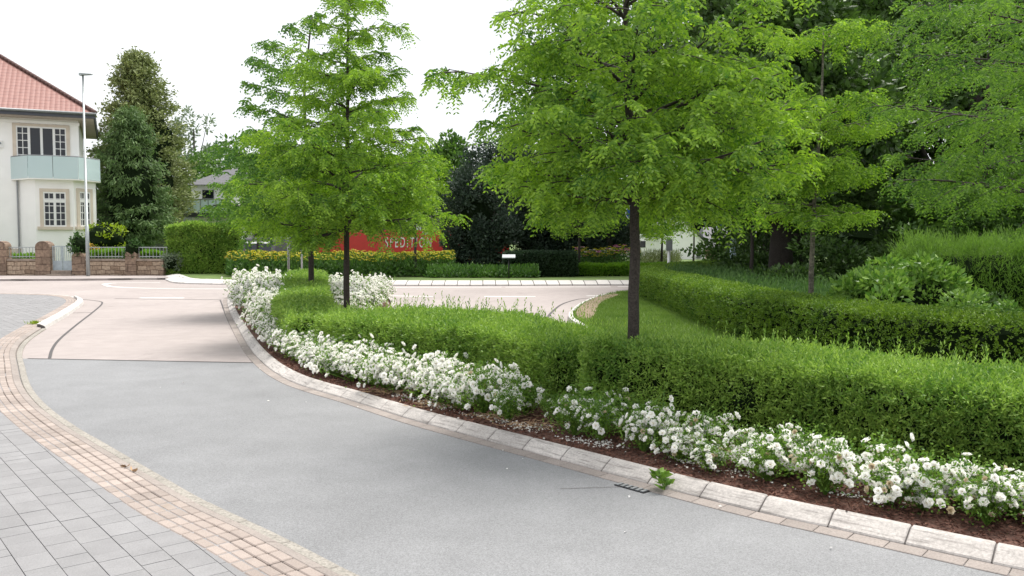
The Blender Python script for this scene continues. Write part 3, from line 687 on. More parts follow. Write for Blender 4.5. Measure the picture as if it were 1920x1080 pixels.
def rquad(mb, c, a, b, la, lb, z0, z1):
    pts = [c - a*la - b*lb, c + a*la - b*lb, c + a*la + b*lb, c - a*la + b*lb]; mb.hexa([(*p, z0) for p in pts], [(*p, z1) for p in pts])
mb = MB(); rquad(mb, cc, a, b2, .13, .032, .003, .0125); mb.build('opening', M['dark'], dr)
mb = MB()
for k in range(6): rquad(mb, cc + a * (-.11 + k * .044), a, b2, .012, .030, .0125, .017)
mb.build('grate', M['grey'], dr)
for k, (px, py) in enumerate([(236, 876), (248, 884)]):
    c = G(px, py, .05); V, fc = leaf_quads(np.array([[c[0], c[1], .052]] * 5), np.column_stack([rng.normal(0, 1, (5, 2)), rng.uniform(.1, .6, 5)]), .045, .02, .3)
    tag(obj('dead_leaf', V, fc, M['straw'] if k else plain('brown_leaf', (.16, .09, .04)), loc=(c[0], c[1], .05)), ['curled brown dead leaf on the tan paving edge', 'smaller tan dead leaf just right of the curled brown one'][k], 'leaf')
c = G(64, 607, .06); n = 90; V, fc = leaf_quads(np.column_stack([c + rng.normal(0, .05, (n, 2)), np.full(n, .05)]), np.column_stack([rng.normal(0, .5, (n, 2)), np.ones(n)]), rng.uniform(.05, .11, n), .012)
tag(obj('grass_tuft', V, fc, M['garden'], loc=(c[0], c[1], .05)), 'yellowish grass tuft on the bend of the left kerb', 'grass tuft', kind='stuff')

# ================================================================ LOCUST TREES
UP = np.array([0, 0, 1.0])
def grow(p0, d0, ln, n, droop, wob, g_):
    p = [np.array(p0, float)]; d = unit(np.array(d0, float)); st = ln / n
    for i in range(n):
        d = unit(d - UP * droop * st + g_.normal(0, wob, 3)); p.append(p[-1] + d * st)
    return np.array(p)
def locust(label, base, trunk, r0, limbs, m, seed, step=.05, Ln=.16, K=6, ll=.03, lw=.012, group=None, bark='bark', subgap=.11, name='locust_tree', per=2, droop=.75, tuft=None, fill=.86):
    """trunk: list of (dx,dy,z); limbs: (z, azimuth deg, length, elevation deg)"""
    tuft = tuft or step * 2.3; g_ = np.random.default_rng(seed); base = np.array([*base, 0.0]); th = thing(name, label, 'tree', tuple(base), group)
    tp = Path([base + np.array(q) for q in trunk], 5); tz = tp.p[:, 2]; rz_ = np.interp(tz, [0, tz.max()], [1, .22]) * r0
    mb = MB(); pts = tp.p + np.column_stack([g_.normal(0, r0 * .05, (len(tp.p), 2)), np.zeros(len(tp.p))]); rr = rz_.copy(); rr[0] *= 1.25
    mb.tube(pts, rr, 12); mb.build('trunk', M[bark], th, smoothf=True)
    br = MB(); PL = []; DL = []
    for (z, az, ln, el) in limbs:
        st = np.array([np.interp(z, tz, tp.p[:, k]) for k in range(3)]); rt = np.interp(z, tz, rz_)
        a = R(az); e = R(el); d = np.array([math.sin(a) * math.cos(e), math.cos(a) * math.cos(e), math.sin(e)])
        lp = grow(st, d, ln, 10, .55 * math.sin(max(e, .15)) / max(ln, .3) * 1.1, .035, g_)
        r1 = min(rt * .55, .015 + ln * .010); br.tube(lp, np.linspace(r1, r1 * .2, len(lp)), 6)
        cum = np.linspace(0, ln, len(lp)); s2 = ln * .16; sg = 1
        while s2 < ln:
            t = s2 / ln; q = np.array([np.interp(s2, cum, lp[:, k]) for k in range(3)]); i0 = min(int(t * 10), 9); ld = unit(lp[i0+1] - lp[i0])
            side = unit(np.cross(ld, UP)) * sg; an = g_.uniform(.75, 1.15)
            sd_ = unit(ld * math.cos(an) + side * math.sin(an) + UP * g_.uniform(-.22, .42))
            sl = ln * (.50 * (1 - t) ** .8 * min(1, t * 3.5) + .17) * g_.uniform(.7, 1.2)
            sp_ = grow(q, sd_, sl, 6, droop, .05, g_); br.tube(sp_, np.linspace(.0085, .0025, 7) * max(1, ln / 2), 4, False)
            cs = np.linspace(0, sl, 7); nodes = np.arange(sl * g_.uniform(.15, .3), sl * 1.02, tuft)      # leaves grow in tufts at the short spurs
            T = max(3, int(round(per * tuft / step * 1.25))); u = np.repeat(nodes, T); gn = len(nodes)
            pp = np.column_stack([np.interp(u, cs, sp_[:, k]) for k in range(3)]); idx = np.clip((u / sl * 6).astype(int), 0, 5); dd = unit(sp_[idx + 1] - sp_[idx])
            az_ = g_.uniform(0, 6.283, len(u)); rad_ = np.column_stack([np.cos(az_), np.sin(az_), np.zeros(len(u))])
            keepn = np.repeat(g_.random(gn) < fill, T)
            PL.append((pp + g_.normal(0, tuft * .20, pp.shape) * [1, 1, .9])[keepn]); DL.append(unit(dd * .55 + rad_ + UP * g_.uniform(-.75, .35, (len(u), 1)))[keepn])
            s2 += subgap * g_.uniform(.7, 1.3); sg = -sg
        PL.append(np.repeat(lp[-3:], 4, 0)); DL.append(unit(np.repeat(lp[-3:] - lp[-4:-1], 4, 0) * 8 + g_.normal(0, .5, (12, 3))))
    br.build('branches', M[bark], th, smoothf=True)
    p = np.concatenate(PL); d = np.concatenate(DL)
    V, fc, _ = cat(pinnate(p, d, Ln * rng.uniform(.7, 1.25, len(p)), K, ll, lw)); obj('crown', V, fc, m, th)
    return len(fc)
def lop(lb, l=.80, sx=.14, cy=.08): return [(z, a, n * (l + sx * math.sin(R(a)) + cy * math.cos(R(a))), e) for z, a, n, e in lb]
def lift(lb, up=11, zm=2.45): return [(z, a, n, e + (up if z < zm and 35 < a % 360 < 245 else 0)) for z, a, n, e in lb]
def whorl(z, n, ln, el, g_, jz=.12, a0=0): return [(z + g_.uniform(-jz, jz), a0 + 360 / n * k + g_.uniform(-14, 14), ln * g_.uniform(.66, 1.16), el + g_.uniform(-7, 7)) for k in range(n)]
gr = np.random.default_rng(2)
tA = G(1178, 640, .72)
nA = locust('large bright locust tree with dark trunk rising from the hedge in the right half', (tA[0], tA[1] - .35), [(0, 0, 0), (0, 0, 1), (0, 0, 2.05), (-.06, 0, 2.9), (-.09, .02, 4), (-.05, 0, 5.4)], .062,
    lift(lop(whorl(2.12, 8, 1.75, 15, gr, .06) + whorl(2.35, 6, 1.6, 20, gr, .06, 20) + whorl(2.95, 8, 1.85, 26, gr, .16) + whorl(3.15, 5, 1.5, 26, gr, .12, 30) + whorl(2.65, 4, 1.2, 24, gr, .1, 50) + whorl(3.8, 6, 1.5, 34, gr, .1) + whorl(4.5, 4, 1.0, 40, gr, .2), .92, .08, .04)) + [(2.05, 262, 1.1, 5), (2.1, 300, 1.0, 0), (2.1, 75, 1.0, 4)],
    M['loc'], 21, step=.045, Ln=.17, K=6, ll=.050, lw=.0195, per=2, subgap=.14, fill=.72)
tB = (P(650, 570, 14.5)[0], 14.5)
nB = locust('tall layered locust tree with slim dark trunk between white roses and hedge', tB, [(0, 0, 0), (0, 0, 1.2), (.02, 0, 2.6), (.05, 0, 4), (.08, 0, 5.9)], .06,
    lift(lop(whorl(1.95, 7, 1.6, 12, gr, .08) + whorl(2.2, 7, 1.85, 18, gr, .12, 20) + whorl(2.65, 7, 1.9, 20, gr, .2) + whorl(3.05, 6, 1.75, 22, gr, .2, 30) + whorl(3.5, 6, 1.5, 22, gr, .2) + whorl(3.9, 5, 1.2, 22, gr, .2) + whorl(4.3, 5, 1.05, 20, gr, .15)
    + whorl(4.7, 4, 1.0, 18, gr, .1) + whorl(5.15, 4, .8, 20, gr, .1) + whorl(5.6, 4, .55, 25, gr, .1) + whorl(5.85, 3, .3, 40, gr, .05), .94, .03, .03), 6, 2.3) + [(5.2, 85, .9, 12)] + [(1.9, a, .9, -10) for a in (215, 260)],
    M['loc'], 22, step=.06, Ln=.21, K=6, ll=.060, lw=.025, per=2, subgap=.15, fill=.74)
tC = (P(583, 500, 20)[0], 20)
locust('locust tree with dark trunk half hidden behind the tall layered locust', tC, [(0, 0, 0), (0, 0, 1.5), (0, 0, 3), (-.1, 0, 5), (.1, 0, 6.9)], .075,
    whorl(2.35, 8, 1.95, 16, gr) + whorl(2.5, 8, 2.0, 20, gr) + whorl(3.0, 7, 1.9, 22, gr) + whorl(3.5, 7, 1.8, 24, gr) + [(4.4, 270, 1.5, 28), (4.2, 60, .8, 20), (4.9, 255, 1.3, 25), (5.3, 285, 1.35, 38), (5.7, 265, 1.1, 35), (5.9, 70, .6, 30), (6.4, 280, .6, 30), (6.7, 40, .35, 50)], M['loc2'], 23, step=.085, Ln=.25, K=4, ll=.09, lw=.04, subgap=.2)
tS = G(1520, 572, .15); tS = tS * (13.5 / tS[1])
locust('slender locust tree with pale spotted trunk inside the hedged bed on the right', tS, [(0, 0, 0), (.0, 0, 1.2), (.03, 0, 2.4), (.1, 0, 3.6), (.12, 0, 5)], .05,
    whorl(2.55, 9, .95, 22, gr, .1) + whorl(2.2, 8, .8, -5, gr, .1, 20) + whorl(2.85, 7, .6, 20, gr, .1) + whorl(3.3, 5, 1.0, 20, gr, .1) + whorl(3.7, 5, 1.1, 25, gr, .2) + whorl(4.7, 4, 1.1, 30, gr), M['loc'], 24, bark='barkspot', step=.055, Ln=.18, K=5, ll=.055, lw=.024, subgap=.12)
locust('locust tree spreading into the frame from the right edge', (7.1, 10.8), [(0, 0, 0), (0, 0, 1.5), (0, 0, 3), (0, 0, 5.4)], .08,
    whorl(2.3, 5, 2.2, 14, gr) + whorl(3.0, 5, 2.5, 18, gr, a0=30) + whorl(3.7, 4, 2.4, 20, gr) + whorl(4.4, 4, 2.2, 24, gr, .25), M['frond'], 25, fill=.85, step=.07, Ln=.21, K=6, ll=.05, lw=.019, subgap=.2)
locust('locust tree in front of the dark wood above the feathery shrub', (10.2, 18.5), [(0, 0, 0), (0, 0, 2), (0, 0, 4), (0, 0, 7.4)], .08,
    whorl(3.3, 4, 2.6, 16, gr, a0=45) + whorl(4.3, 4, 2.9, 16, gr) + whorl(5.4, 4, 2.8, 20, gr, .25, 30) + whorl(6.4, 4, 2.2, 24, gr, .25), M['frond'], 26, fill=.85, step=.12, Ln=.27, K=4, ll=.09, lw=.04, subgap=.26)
locust('locust tree between the big bright locust and the dark wood', (4.6, 19.5), [(0, 0, 0), (0, 0, 2), (.1, 0, 4), (.1, 0, 7.4)], .06,
    whorl(4.4, 6, 2.2, 20, gr) + whorl(5.4, 6, 2.2, 24, gr, .25) + whorl(6.4, 5, 1.8, 28, gr, .25), M['frond'], 27, step=.12, Ln=.27, K=4, ll=.09, lw=.04, subgap=.26) if False else None
for px, D, lab, zt_, rr_ in [(778, 37, 'thin trunked locust standing in front of the red lorry lettering', 3.7, 1.5), (1085, 38, 'locust with thin grey trunk behind the dark box hedge', 2.3, 2.0),
                   (1240, 46, 'small locust with twin look in front of the white gable', 2.2, 2.2), (483, 41, 'young locust in front of the dark van at left', 3.1, 2.0), (1300, 58, 'distant locust above the white gable roof', 4.2, 3.0), (1150, 52, 'far locust behind the blue round sign', 3.2, 2.4)]:
    x = (px - 960) / F * D
    locust(lab, (x, D), [(0, 0, 0), (.03, 0, 2), (0, 0, 3.4), (0, 0, 5)], .075, whorl(zt_, 7, rr_, 20, gr, .2) + whorl(zt_ + .7, 7, rr_, 24, gr, .2) + whorl(zt_ + 1.4, 6, rr_ * .8, 28, gr, .2),
           M['loc'] if px > 700 else M['loc2'], 30 + int(px), step=.17, Ln=.34, K=3, ll=.13, lw=.06, subgap=.34)

# ================================================================ OTHER TREES AND SHRUBS
def cloud(center, rad, n, clumps, ll, lw, seed, shell=.55, cr=.28, up=.3, flat=.75):
    g_ = np.random.default_rng(seed); c = unit(g_.normal(0, 1, (clumps, 3))) * (g_.uniform(shell ** 3, 1, (clumps, 1)) ** (1/3)) * (.82 + .18 * g_.random((clumps, 1)))
    cs = g_.uniform(.6, 1.4, clumps) * cr; pr = cs ** 2 / (cs ** 2).sum(); k = g_.choice(clumps, n, p=pr)
    off = unit(g_.normal(0, 1, (n, 3))) * (g_.random((n, 1)) ** .4) * cs[k][:, None]; off[:, 2] *= flat
    q = (c[k] + off); p = q * np.array(rad) + np.array(center)
    d = unit(off * [1, 1, 1] + g_.normal(0, .5, (n, 3)) * cr + [0, 0, up * cr])
    return leaf_quads(p, d, ll * g_.uniform(.7, 1.3, n), lw * g_.uniform(.8, 1.2, n), .15)
def ball(center, rad, seed, sc=.8, nu=14, nv=9, rough=.08):
    g_ = np.random.default_rng(seed); V = []
    for i in range(nv + 1):
        for j in range(nu):
            a = math.pi * i / nv; b = 2 * math.pi * j / nu; k = sc * (1 + g_.normal(0, rough)); V.append([math.sin(a) * math.cos(b) * k * rad[0] + center[0], math.sin(a) * math.sin(b) * k * rad[1] + center[1], math.cos(a) * k * rad[2] + center[2]])
    return np.array(V), np.array([(i*nu+j, i*nu+(j+1) % nu, (i+1)*nu+(j+1) % nu, (i+1)*nu+j) for i in range(nv) for j in range(nu)])
def broadleaf(name, label, x, y, zc, rad, n, clumps, ll, lw, m, seed, trunk=.2, cr=.28, core=0, group=None, z0=0, catg='tree', shell=.5, lobes=None):
    th = thing(name, label, catg, (x, y, z0), group)
    if trunk:
        mb = MB(); g_ = np.random.default_rng(seed); top = zc + rad[2] * .5
        mb.tube([(x, y, z0), (x + .05, y, z0 + (top - z0) * .4), (x, y, top)], [trunk * 1.15, trunk * .8, trunk * .3], 9)
        for k in range(7):
            a = g_.uniform(0, 6.28); zz = z0 + (zc - rad[2] * .7 - z0) * g_.uniform(.8, 1.3); e = (x + math.cos(a) * rad[0] * .7, y + math.sin(a) * rad[1] * .7, zz + rad[2] * g_.uniform(.5, 1.2))
            mb.tube([(x, y, zz), ((x + e[0]) / 2, (y + e[1]) / 2, zz + (e[2] - zz) * .4), e], [trunk * .4, trunk * .28, trunk * .1], 6)
        mb.build('trunk', M['bark'], th, smoothf=True)
    parts = [(*cloud((x, y, zc), rad, n, clumps, ll, lw, seed, shell, cr), 0)]
    for j, (dx, dy, dz, s3) in enumerate(lobes or []): parts.append((*cloud((x + dx, y + dy, zc + dz), [r_ * s3 for r_ in rad], int(n * s3 * s3), max(6, int(clumps * s3)), ll, lw, seed + 50 + j, shell, cr), 0))
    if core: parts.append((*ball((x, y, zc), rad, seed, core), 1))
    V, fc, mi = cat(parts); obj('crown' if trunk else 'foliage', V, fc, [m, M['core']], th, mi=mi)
    return th
# right: the dark wood
wood = [(13.5, 40, 12, (8, 5, 8), 'wood', 'tallest dark tree closing the wood at the rear'), (9.5, 30, 10, (4.5, 4, 5), 'wood', 'dark tree rising behind the thick trunk'), (7.7, 24.5, 5.2, (3.3, 3, 3.6), 'wood', 'large dark tree with thick trunk behind the perennial bed'), (10.6, 35, 6.6, (4.2, 3.6, 4.4), 'wood', 'tall dark tree behind the thick trunked one at its left'),
        (14.5, 27, 6.2, (4.6, 4, 5.2), 'wood', 'broad dark tree behind the feathery shrub'), (11, 33, 11.5, (5, 4, 4.4), 'wood', 'highest dark crown above the spotted trunk'),
        (19.5, 31, 8.5, (5.5, 4.5, 6.8), 'wood', 'wide dark tree at the right rear'), (5.0, 44, 9.6, (4.4, 4, 4.6), 'wood2', 'green tree far behind the big locust crown'), (13, 22, 2.0, (3.0, 2.4, 2.1), 'wood2', 'mid green shrub tree behind the feathery shrub')]
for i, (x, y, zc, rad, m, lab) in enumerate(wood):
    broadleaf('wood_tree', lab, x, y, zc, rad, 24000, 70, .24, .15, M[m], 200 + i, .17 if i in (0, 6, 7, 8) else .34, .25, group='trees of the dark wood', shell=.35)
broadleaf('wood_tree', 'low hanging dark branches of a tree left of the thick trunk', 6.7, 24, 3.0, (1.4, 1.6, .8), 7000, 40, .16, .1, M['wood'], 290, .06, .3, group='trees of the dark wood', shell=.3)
# low dark undergrowth beneath the wood
for i, (x, y, r_, h_, lab) in enumerate([(8.4, 21.5, 2.2, 1.1, 'dark shrub under the big dark tree'), (10.8, 22.5, 2.2, 1.3, 'dark shrub behind the rounded viburnum'), (8.3, 28.5, 1.4, .8, 'low dark shrub left of the thick trunk'), (10.2, 30, 3, 2.0, 'tall dark undergrowth shrub behind the trunk')]):
    broadleaf('undergrowth_shrub', lab, x, y, h_ * .55, (r_, 1.3, h_), 9000, 40, .14, .085, M['wood'], 300 + i, 0, .3, 0, catg='shrub', group='dark shrubs under the wood')
broadleaf('undergrowth_shrub', 'olive green shrub before the white gable right side', 10.3, 37, 1.2, (2.6, 1.5, 1.6), 6000, 36, .2, .12, M['wood2'], 320, 0, .3, 0, catg='shrub')
# viburnum mound
vx, vy = P(1690, 500, 12.4)[0], 12.4
broadleaf('rounded_shrub', 'rounded broad leaved green shrub behind the clipped hedge right', vx, vy, .55, (1.15, .9, .92), 11000, 90, .105, .062, M['bush'], 400, 0, .22, .7, z0=.08, catg='shrub', shell=.8)
vx2 = P(1800, 540, 12.0)[0]
broadleaf('rounded_shrub', 'lower green shrub at the right foot of the rounded one', vx2, 12.0, .35, (.75, .7, .72), 6000, 50, .075, .045, M['bush'], 401, 0, .24, .65, z0=.08, catg='shrub', shell=.8)
# feathery shrub band on the right
make_hedge('feathery_shrub', 'light green feathery shrub with arching shoots at the right edge', [(7.6, 16.6), (8.6, 15.9), (9.7, 15.3), (11.2, 14.6), (13, 14)], [1.5, 1.9, 2.1, 2.2, 2.2], [1.5, 1.62, 1.58, 1.5, 1.5], .08, 5200, .13, .016, 8, .34, M['feather'], 9.1, bump=.16, sides=(1.2, 1.4, .3), upb=.9, catg='shrub', spread=.55, inset=.25)
for i, (px, D, r_, h_, lab) in enumerate([(1890, 10.8, .6, .62, 'low reddish green shrub tucked under the feathery shrub'), (1840, 13.5, .8, .7, 'dark low shrub between rounded and feathery shrubs')]):
    x = (px - 960) / F * D; broadleaf('low_shrub', lab, x, D, h_ * .5, (r_, r_, h_ * .7), 4500, 34, .07, .04, M['wood2' if i == 0 else 'wood'], 420 + i, 0, .3, 0, z0=.08, catg='shrub')
broadleaf('leafy_shrub', 'tall mid green leafy shrub standing behind the feathery shrub', 10.4, 17.7, 2.0, (2.4, .7, 1.15), 9000, 50, .11, .07, M['wood2'], 450, 0, .26, 0, catg='shrub', shell=.5)
# perennials inside the hedge loop
bedpoly = [(4.75, 27), (4.6, 24), (4.75, 18), (4.8, 14.5), (5.2, 12.2), (6.2, 12.2), (7.4, 15), (7.3, 20), (7.0, 26.5), (6.0, 29)]
q = np.column_stack([rng.uniform(4.5, 7.6, 30000), rng.uniform(11, 29, 30000)]); q = q[inside(q[:, 0], q[:, 1], bedpoly)][:4600]
hh = .50 + .12 * lump(np.column_stack([q, q[:, :1] * 0]), 2, 1.3) + rng.normal(0, .07, len(q)) + np.interp(q[:, 1], [12, 26], [.0, .16])
V, fc, _ = cat(sprigs(np.column_stack([q, np.full(len(q), .08)]), UP + rnd(len(q), .16), hh + .12, 12, .11, .028, .8))
tag(obj('perennials', V, fc, M['peren']), 'dark green upright perennials filling the bed inside the clipped hedge', 'ground cover', kind='stuff')

# far island planting
def field(name, label, catg, px0, px1, D0, D1, hgt, n, ll, lw, m, fl=None, z0=.16):
    Dd = rng.uniform(D0, D1, n); pxx = rng.uniform(px0, px1, n); x = (pxx - 960) / F * Dd; hh = hgt * (1 + .12 * lump(np.column_stack([x, Dd, x * 0]), 4, 1.5)) * rng.uniform(.75, 1.1, n)
    base = np.column_stack([x, Dd, np.full(n, z0)]); d = unit(UP + rnd(n, .07)); parts = [(a, b, 0) for a, b in sprigs(base, d, hh * .95, 7, ll, lw, 1.1)]
    mats = [m]
    if fl:
        for j, (mm, frac, sz) in enumerate(fl):
            s0_ = int(sum(f_[1] for f_ in fl[:j]) * n); s1_ = int(sum(f_[1] for f_ in fl[:j+1]) * n); mats.append(mm)
            tip = (base + d * hh[:, None])[s0_:s1_]
            for k in range(6):
                a = k * math.pi / 3; parts.append((*leaf_quads(tip, np.tile([math.cos(a), math.sin(a) , -.25], (len(tip), 1)) + rnd(len(tip), .15) + [0, -.15, .25], sz, sz * .55, .1), j + 1))
    V, fc, mi = cat(parts); return tag(obj(name, V, fc, mats, mi=mi), label, catg, kind='stuff')
field('yellow_flowers', 'tall bed of yellow coneflowers behind the far white kerb', 'flower bed', 428, 850, 36.6, 40.5, .96, 3300, .24, .09, M['perl'], [(M['yflower'], .62, .085), (M['oflower'], .13, .085)])
field('low_perennials', 'dark leafy perennials at the foot of the evergreen behind the far kerb', 'ground cover', 800, 1010, 35.6, 37.4, .5, 900, .2, .07, M['perl'])
field('garden_flowers', 'mixed yellow and pink flowers right of the dark box hedge', 'flower bed', 1078, 1200, 39, 42, 1.15, 420, .2, .08, M['perl'], [(M['yflower'], .5, .09), (M['pflower'], .12, .11), (M['petal'], .1, .08)])
x0, x1 = (952 - 960) / F * 37, (1078 - 960) / F * 37
make_hedge('box_hedge', 'dark square clipped hedge behind the small placard', [(x0 - .1, 37.2), ((x0 + x1) / 2, 37.2), (x1, 37.2)], [1.2] * 3, [1.08] * 3, .16, 2600, .09, .045, 5, .1, M['darkh'], 2, bump=.02)
make_hedge('bright_hedge', 'low bright green hedge behind the far kerb beside the dark box hedge', [((1072 - 960) / F * 38, 38), ((1160 - 960) / F * 38, 38.3), ((1290 - 960) / F * 38, 39.5)], [1.5] * 3, [.52, .5, .5], .16, 3200, .11, .05, 5, .1, M['lowh'], 8, bump=.06)
gx = lambda px, D: (px - 960) / F * D
make_hedge('garden_hedge', 'big leafy square hedge at the right end of the stone garden wall', [(gx(326, 41), 41), (gx(380, 41), 41), (gx(443, 41), 41.2)], [1.5, 1.6, 1.5], [2.3, 2.45, 2.35], .05, 5200, .17, .075, 5, .16, M['privet'], 12, bump=.12)
# grass heads in front of distant gable
field('tall_grasses', 'olive and rusty ornamental grasses in front of the white gable', 'grasses', 1200, 1275, 46, 48, 1.0, 500, .3, .03, M['conif'])
# dark evergreens in the middle
for i, (px, D, zc, rad, lab) in enumerate([(898, 41, 2.7, (1.9, 1.6, 3.3), 'dark bluish evergreen right of the red lorry'), (1010, 44, 2.2, (2.1, 1.6, 2.6), 'dark evergreen behind the square box hedge'), (1120, 45, 2.3, (1.9, 1.6, 2.3), 'dark evergreen left of the big trunk'), (950, 50, 4.8, (2.6, 2, 2.8), 'taller dark evergreen behind the row of evergreens')]):
    broadleaf('evergreen_tree', lab, gx(px, D), D, zc, rad, 17000, 90, .17, .085, M['darkleaf'], 500 + i, .12, .22, .5, group='dark evergreens behind the far kerb', z0=.1, shell=.7)
for i, (px, D, zc, rad, m, lab) in enumerate([(820, 75, 7.0, (4, 3, 4.5), 'wood2', 'green tree seen right above the layered locust shoulder'), (415, 85, 7.2, (4.4, 3, 5.5), 'wood2', 'green tree behind the white balcony house'), (1010, 80, 7.5, (6, 4, 5.5), 'wood2', 'green tree far behind the dark evergreens'), (470, 66, 5, (4, 3, 5), 'wood2', 'green tree right behind the balcony house'),
                                       (640, 80, 6, (8, 4, 5), 'wood', 'broad dark tree behind the red lorry')]):
    broadleaf('background_tree', lab, gx(px, D), D, zc, rad, 6500, 45, .42, .24, M[m], 540 + i, .25, .27, group='trees in the far background', shell=.4)
broadleaf('birch_tree', 'pale thin birch rising beyond the big conifer', gx(368, 95), 95, 11.5, (2.3, 2, 5.2), 1500, 40, .5, .2, M['pale'], 560, .2, .2, shell=.2)
broadleaf('birch_tree', 'smaller pale birch at the edge of the green background trees', gx(408, 100), 100, 10.0, (1.9, 2, 3.6), 700, 26, .5, .2, M['pale'], 561, .18, .2, shell=.2)

def conifer(label, px, D, top, r_, n, m, seed, ll, lw, name='conifer_tree', base=.6, droop=.3, nb=230, shape=.75):
    x = gx(px, D); th = thing(name, label, 'tree', (x, D, 0)); g_ = np.random.default_rng(seed); mb = MB()
    mb.tube([(x, D, 0), (x, D, top * .5), (x, D, top * .97)], [.3, .18, .03], 9); mb.build('trunk', M['bark'], th, smoothf=True)
    bm = MB(); P_, D_ = [], []
    for k in range(nb):
        z = base + (top - base) * (k + g_.random()) / nb; t = (z - base) / (top - base); rr = r_ * min(1, (1 - t) ** shape * 1.05 + .03) * min(1, .55 + t * 4) * g_.uniform(.75, 1.12); a = g_.uniform(0, 6.283)
        e = np.array([x + math.cos(a) * rr, D + math.sin(a) * rr, z - droop * rr * .3 + .25 * rr]); s0_ = np.array([x, D, z]); bm.tube([s0_, (s0_ + e) / 2 + [0, 0, .1 * rr], e], [.03, .02, .01], 4, False)
        m_ = max(4, int(n / nb * (.3 + rr / r_))); u = g_.random(m_) ** .55; q = s0_ + (e - s0_) * u[:, None]; wsp = .10 * r_ * (1.15 - .5 * u)
        q = q + g_.normal(0, 1, (m_, 3)) * wsp[:, None] * [1, 1, .65]; P_.append(q); D_.append(unit((e - s0_) * .25 + g_.normal(0, .55, (m_, 3)) + [0, 0, .35 - droop * 2.2]))
    bm.build('branches', M['bark'], th); p = np.concatenate(P_); d = np.concatenate(D_)
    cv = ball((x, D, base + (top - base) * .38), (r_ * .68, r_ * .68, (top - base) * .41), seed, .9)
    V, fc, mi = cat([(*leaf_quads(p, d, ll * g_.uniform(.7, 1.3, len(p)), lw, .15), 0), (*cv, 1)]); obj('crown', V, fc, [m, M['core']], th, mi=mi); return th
conifer('tall pointed olive conifer beside the villa', 268, 56, 13.7, 3.4, 42000, M['conif'], 601, .24, .11, base=1.6, droop=.12, shape=.5, nb=330)
conifer('smaller drooping dark green conifer in front of the tall pointed one', 250, 49, 9.2, 2.25, 30000, M['thuja'], 602, .26, .07, base=1.4, droop=.5, shape=.5, nb=300)

# ================================================================ VILLA
HT = R(25); Dh = 46.0; c0 = np.array([gx(154, Dh), Dh]); U = np.array([-math.cos(HT), -math.sin(HT)]); NO = np.array([math.sin(HT), -math.cos(HT)])
def hu(px, out=0.0):           # distance along the facade where the ray of px meets the plane standing 'out' in front of it
    a = (px - 960) / F; o = c0 + NO * out       # solve o+u*U = s*(a,1)
    u = (a * o[1] - o[0]) / (U[0] - a * U[1]); return u
def hz(px, py, out=0.0):
    q = c0 + NO * out + U * hu(px, out); return P(px, py, q[1])[2]
class Wall:
    """local frame: origin o, right-to-left axis u, outward n"""
    def __init__(s, o, u, n): s.o = np.array(o, float); s.u = np.array(u, float); s.n = np.array(n, float)
    def pt(s, u, out, z): q = s.o + s.u * u + s.n * out; return (q[0], q[1], z)
    def box(s, mb, u0, u1, o0, o1, z0, z1):
        mb.hexa([s.pt(u0, o0, z0), s.pt(u1, o0, z0), s.pt(u1, o1, z0), s.pt(u0, o1, z0)], [s.pt(u0, o0, z1), s.pt(u1, o0, z1), s.pt(u1, o1, z1), s.pt(u0, o1, z1)])
vl = thing('villa', 'white rendered villa with red hipped tile roof and rounded glass balcony', 'house', (c0[0], c0[1], 0))
FW = Wall(c0, U, NO); BIG = 13.0; DEP = 8.0
EZ = 8.45
mb = MB(); FW.box(mb, 0, BIG, -DEP, 0, 0, EZ - .1); mb.build('wall', M['render'], vl)
mb = MB(); FW.box(mb, -.03, BIG, -DEP, .05, 0, hz(60, 466) ); mb.build('plinth', M['sand'], vl)
mb = MB(); FW.box(mb, -.06, BIG, -.01, .07, EZ - .62, EZ - .45); mb.build('cornice', M['render'], vl)
def window(w, u0, u1, z0, z1, cols, rows, parent, frame=True, sill=True, transom=None, open_cols=()):
    """u0<u1 on wall w; cols: list of column counts per casement"""
    if frame:
        mb = MB(); t_ = .17; w.box(mb, u0 - t_, u0, .0, .07, z0, z1 + t_); w.box(mb, u1, u1 + t_, .0, .07, z0, z1 + t_); w.box(mb, u0, u1, .0, .07, z1, z1 + t_); sur = mb.build('surround', M['sand'], parent)
    mb = MB(); w.box(mb, u0, u1, .003, .012, z0, z1); win = mb.build('window', M['glass'], parent)
    mb = MB(); e = .075; n = len(cols); cw = (u1 - u0) / n
    w.box(mb, u0, u1, .013, .062, z0, z0 + e); w.box(mb, u0, u1, .013, .062, z1 - e, z1)
    for i in range(n + 1): 
        uu = u0 + cw * i; w.box(mb, max(u0, uu - e * .8), min(u1, uu + e * .8), .013, .06, z0 + e, z1 - e)
    if transom: w.box(mb, u0 + .01, u1 - .01, .013, .064, transom - .08, transom + .08)
    for i, c_ in enumerate(cols):
        if i in open_cols: continue
        a, b = u0 + cw * i + e * .8, u0 + cw * (i + 1) - e * .8
        for k in range(1, c_): uu = a + (b - a) * k / c_; w.box(mb, uu - .018, uu + .018, .013, .035, z0 + e, z1 - e)
        for k in range(1, rows): zz = z0 + (z1 - z0) * k / rows; w.box(mb, a, b, .013, .033, zz - .018, zz + .018)
    mb.build('frame', M['wframe'], win)
    if sill: mb = MB(); w.box(mb, u0 - .3, u1 + .3, 0, .14, z0 - .16, z0); mb.build('sill', M['sand'], win)
u1_, u0_ = hu(38), hu(131); window(FW, u0_, u1_, hz(85, 318), hz(85, 238), [2, 1, 1, 2], 6, vl, open_cols=(1, 2), sill=False)
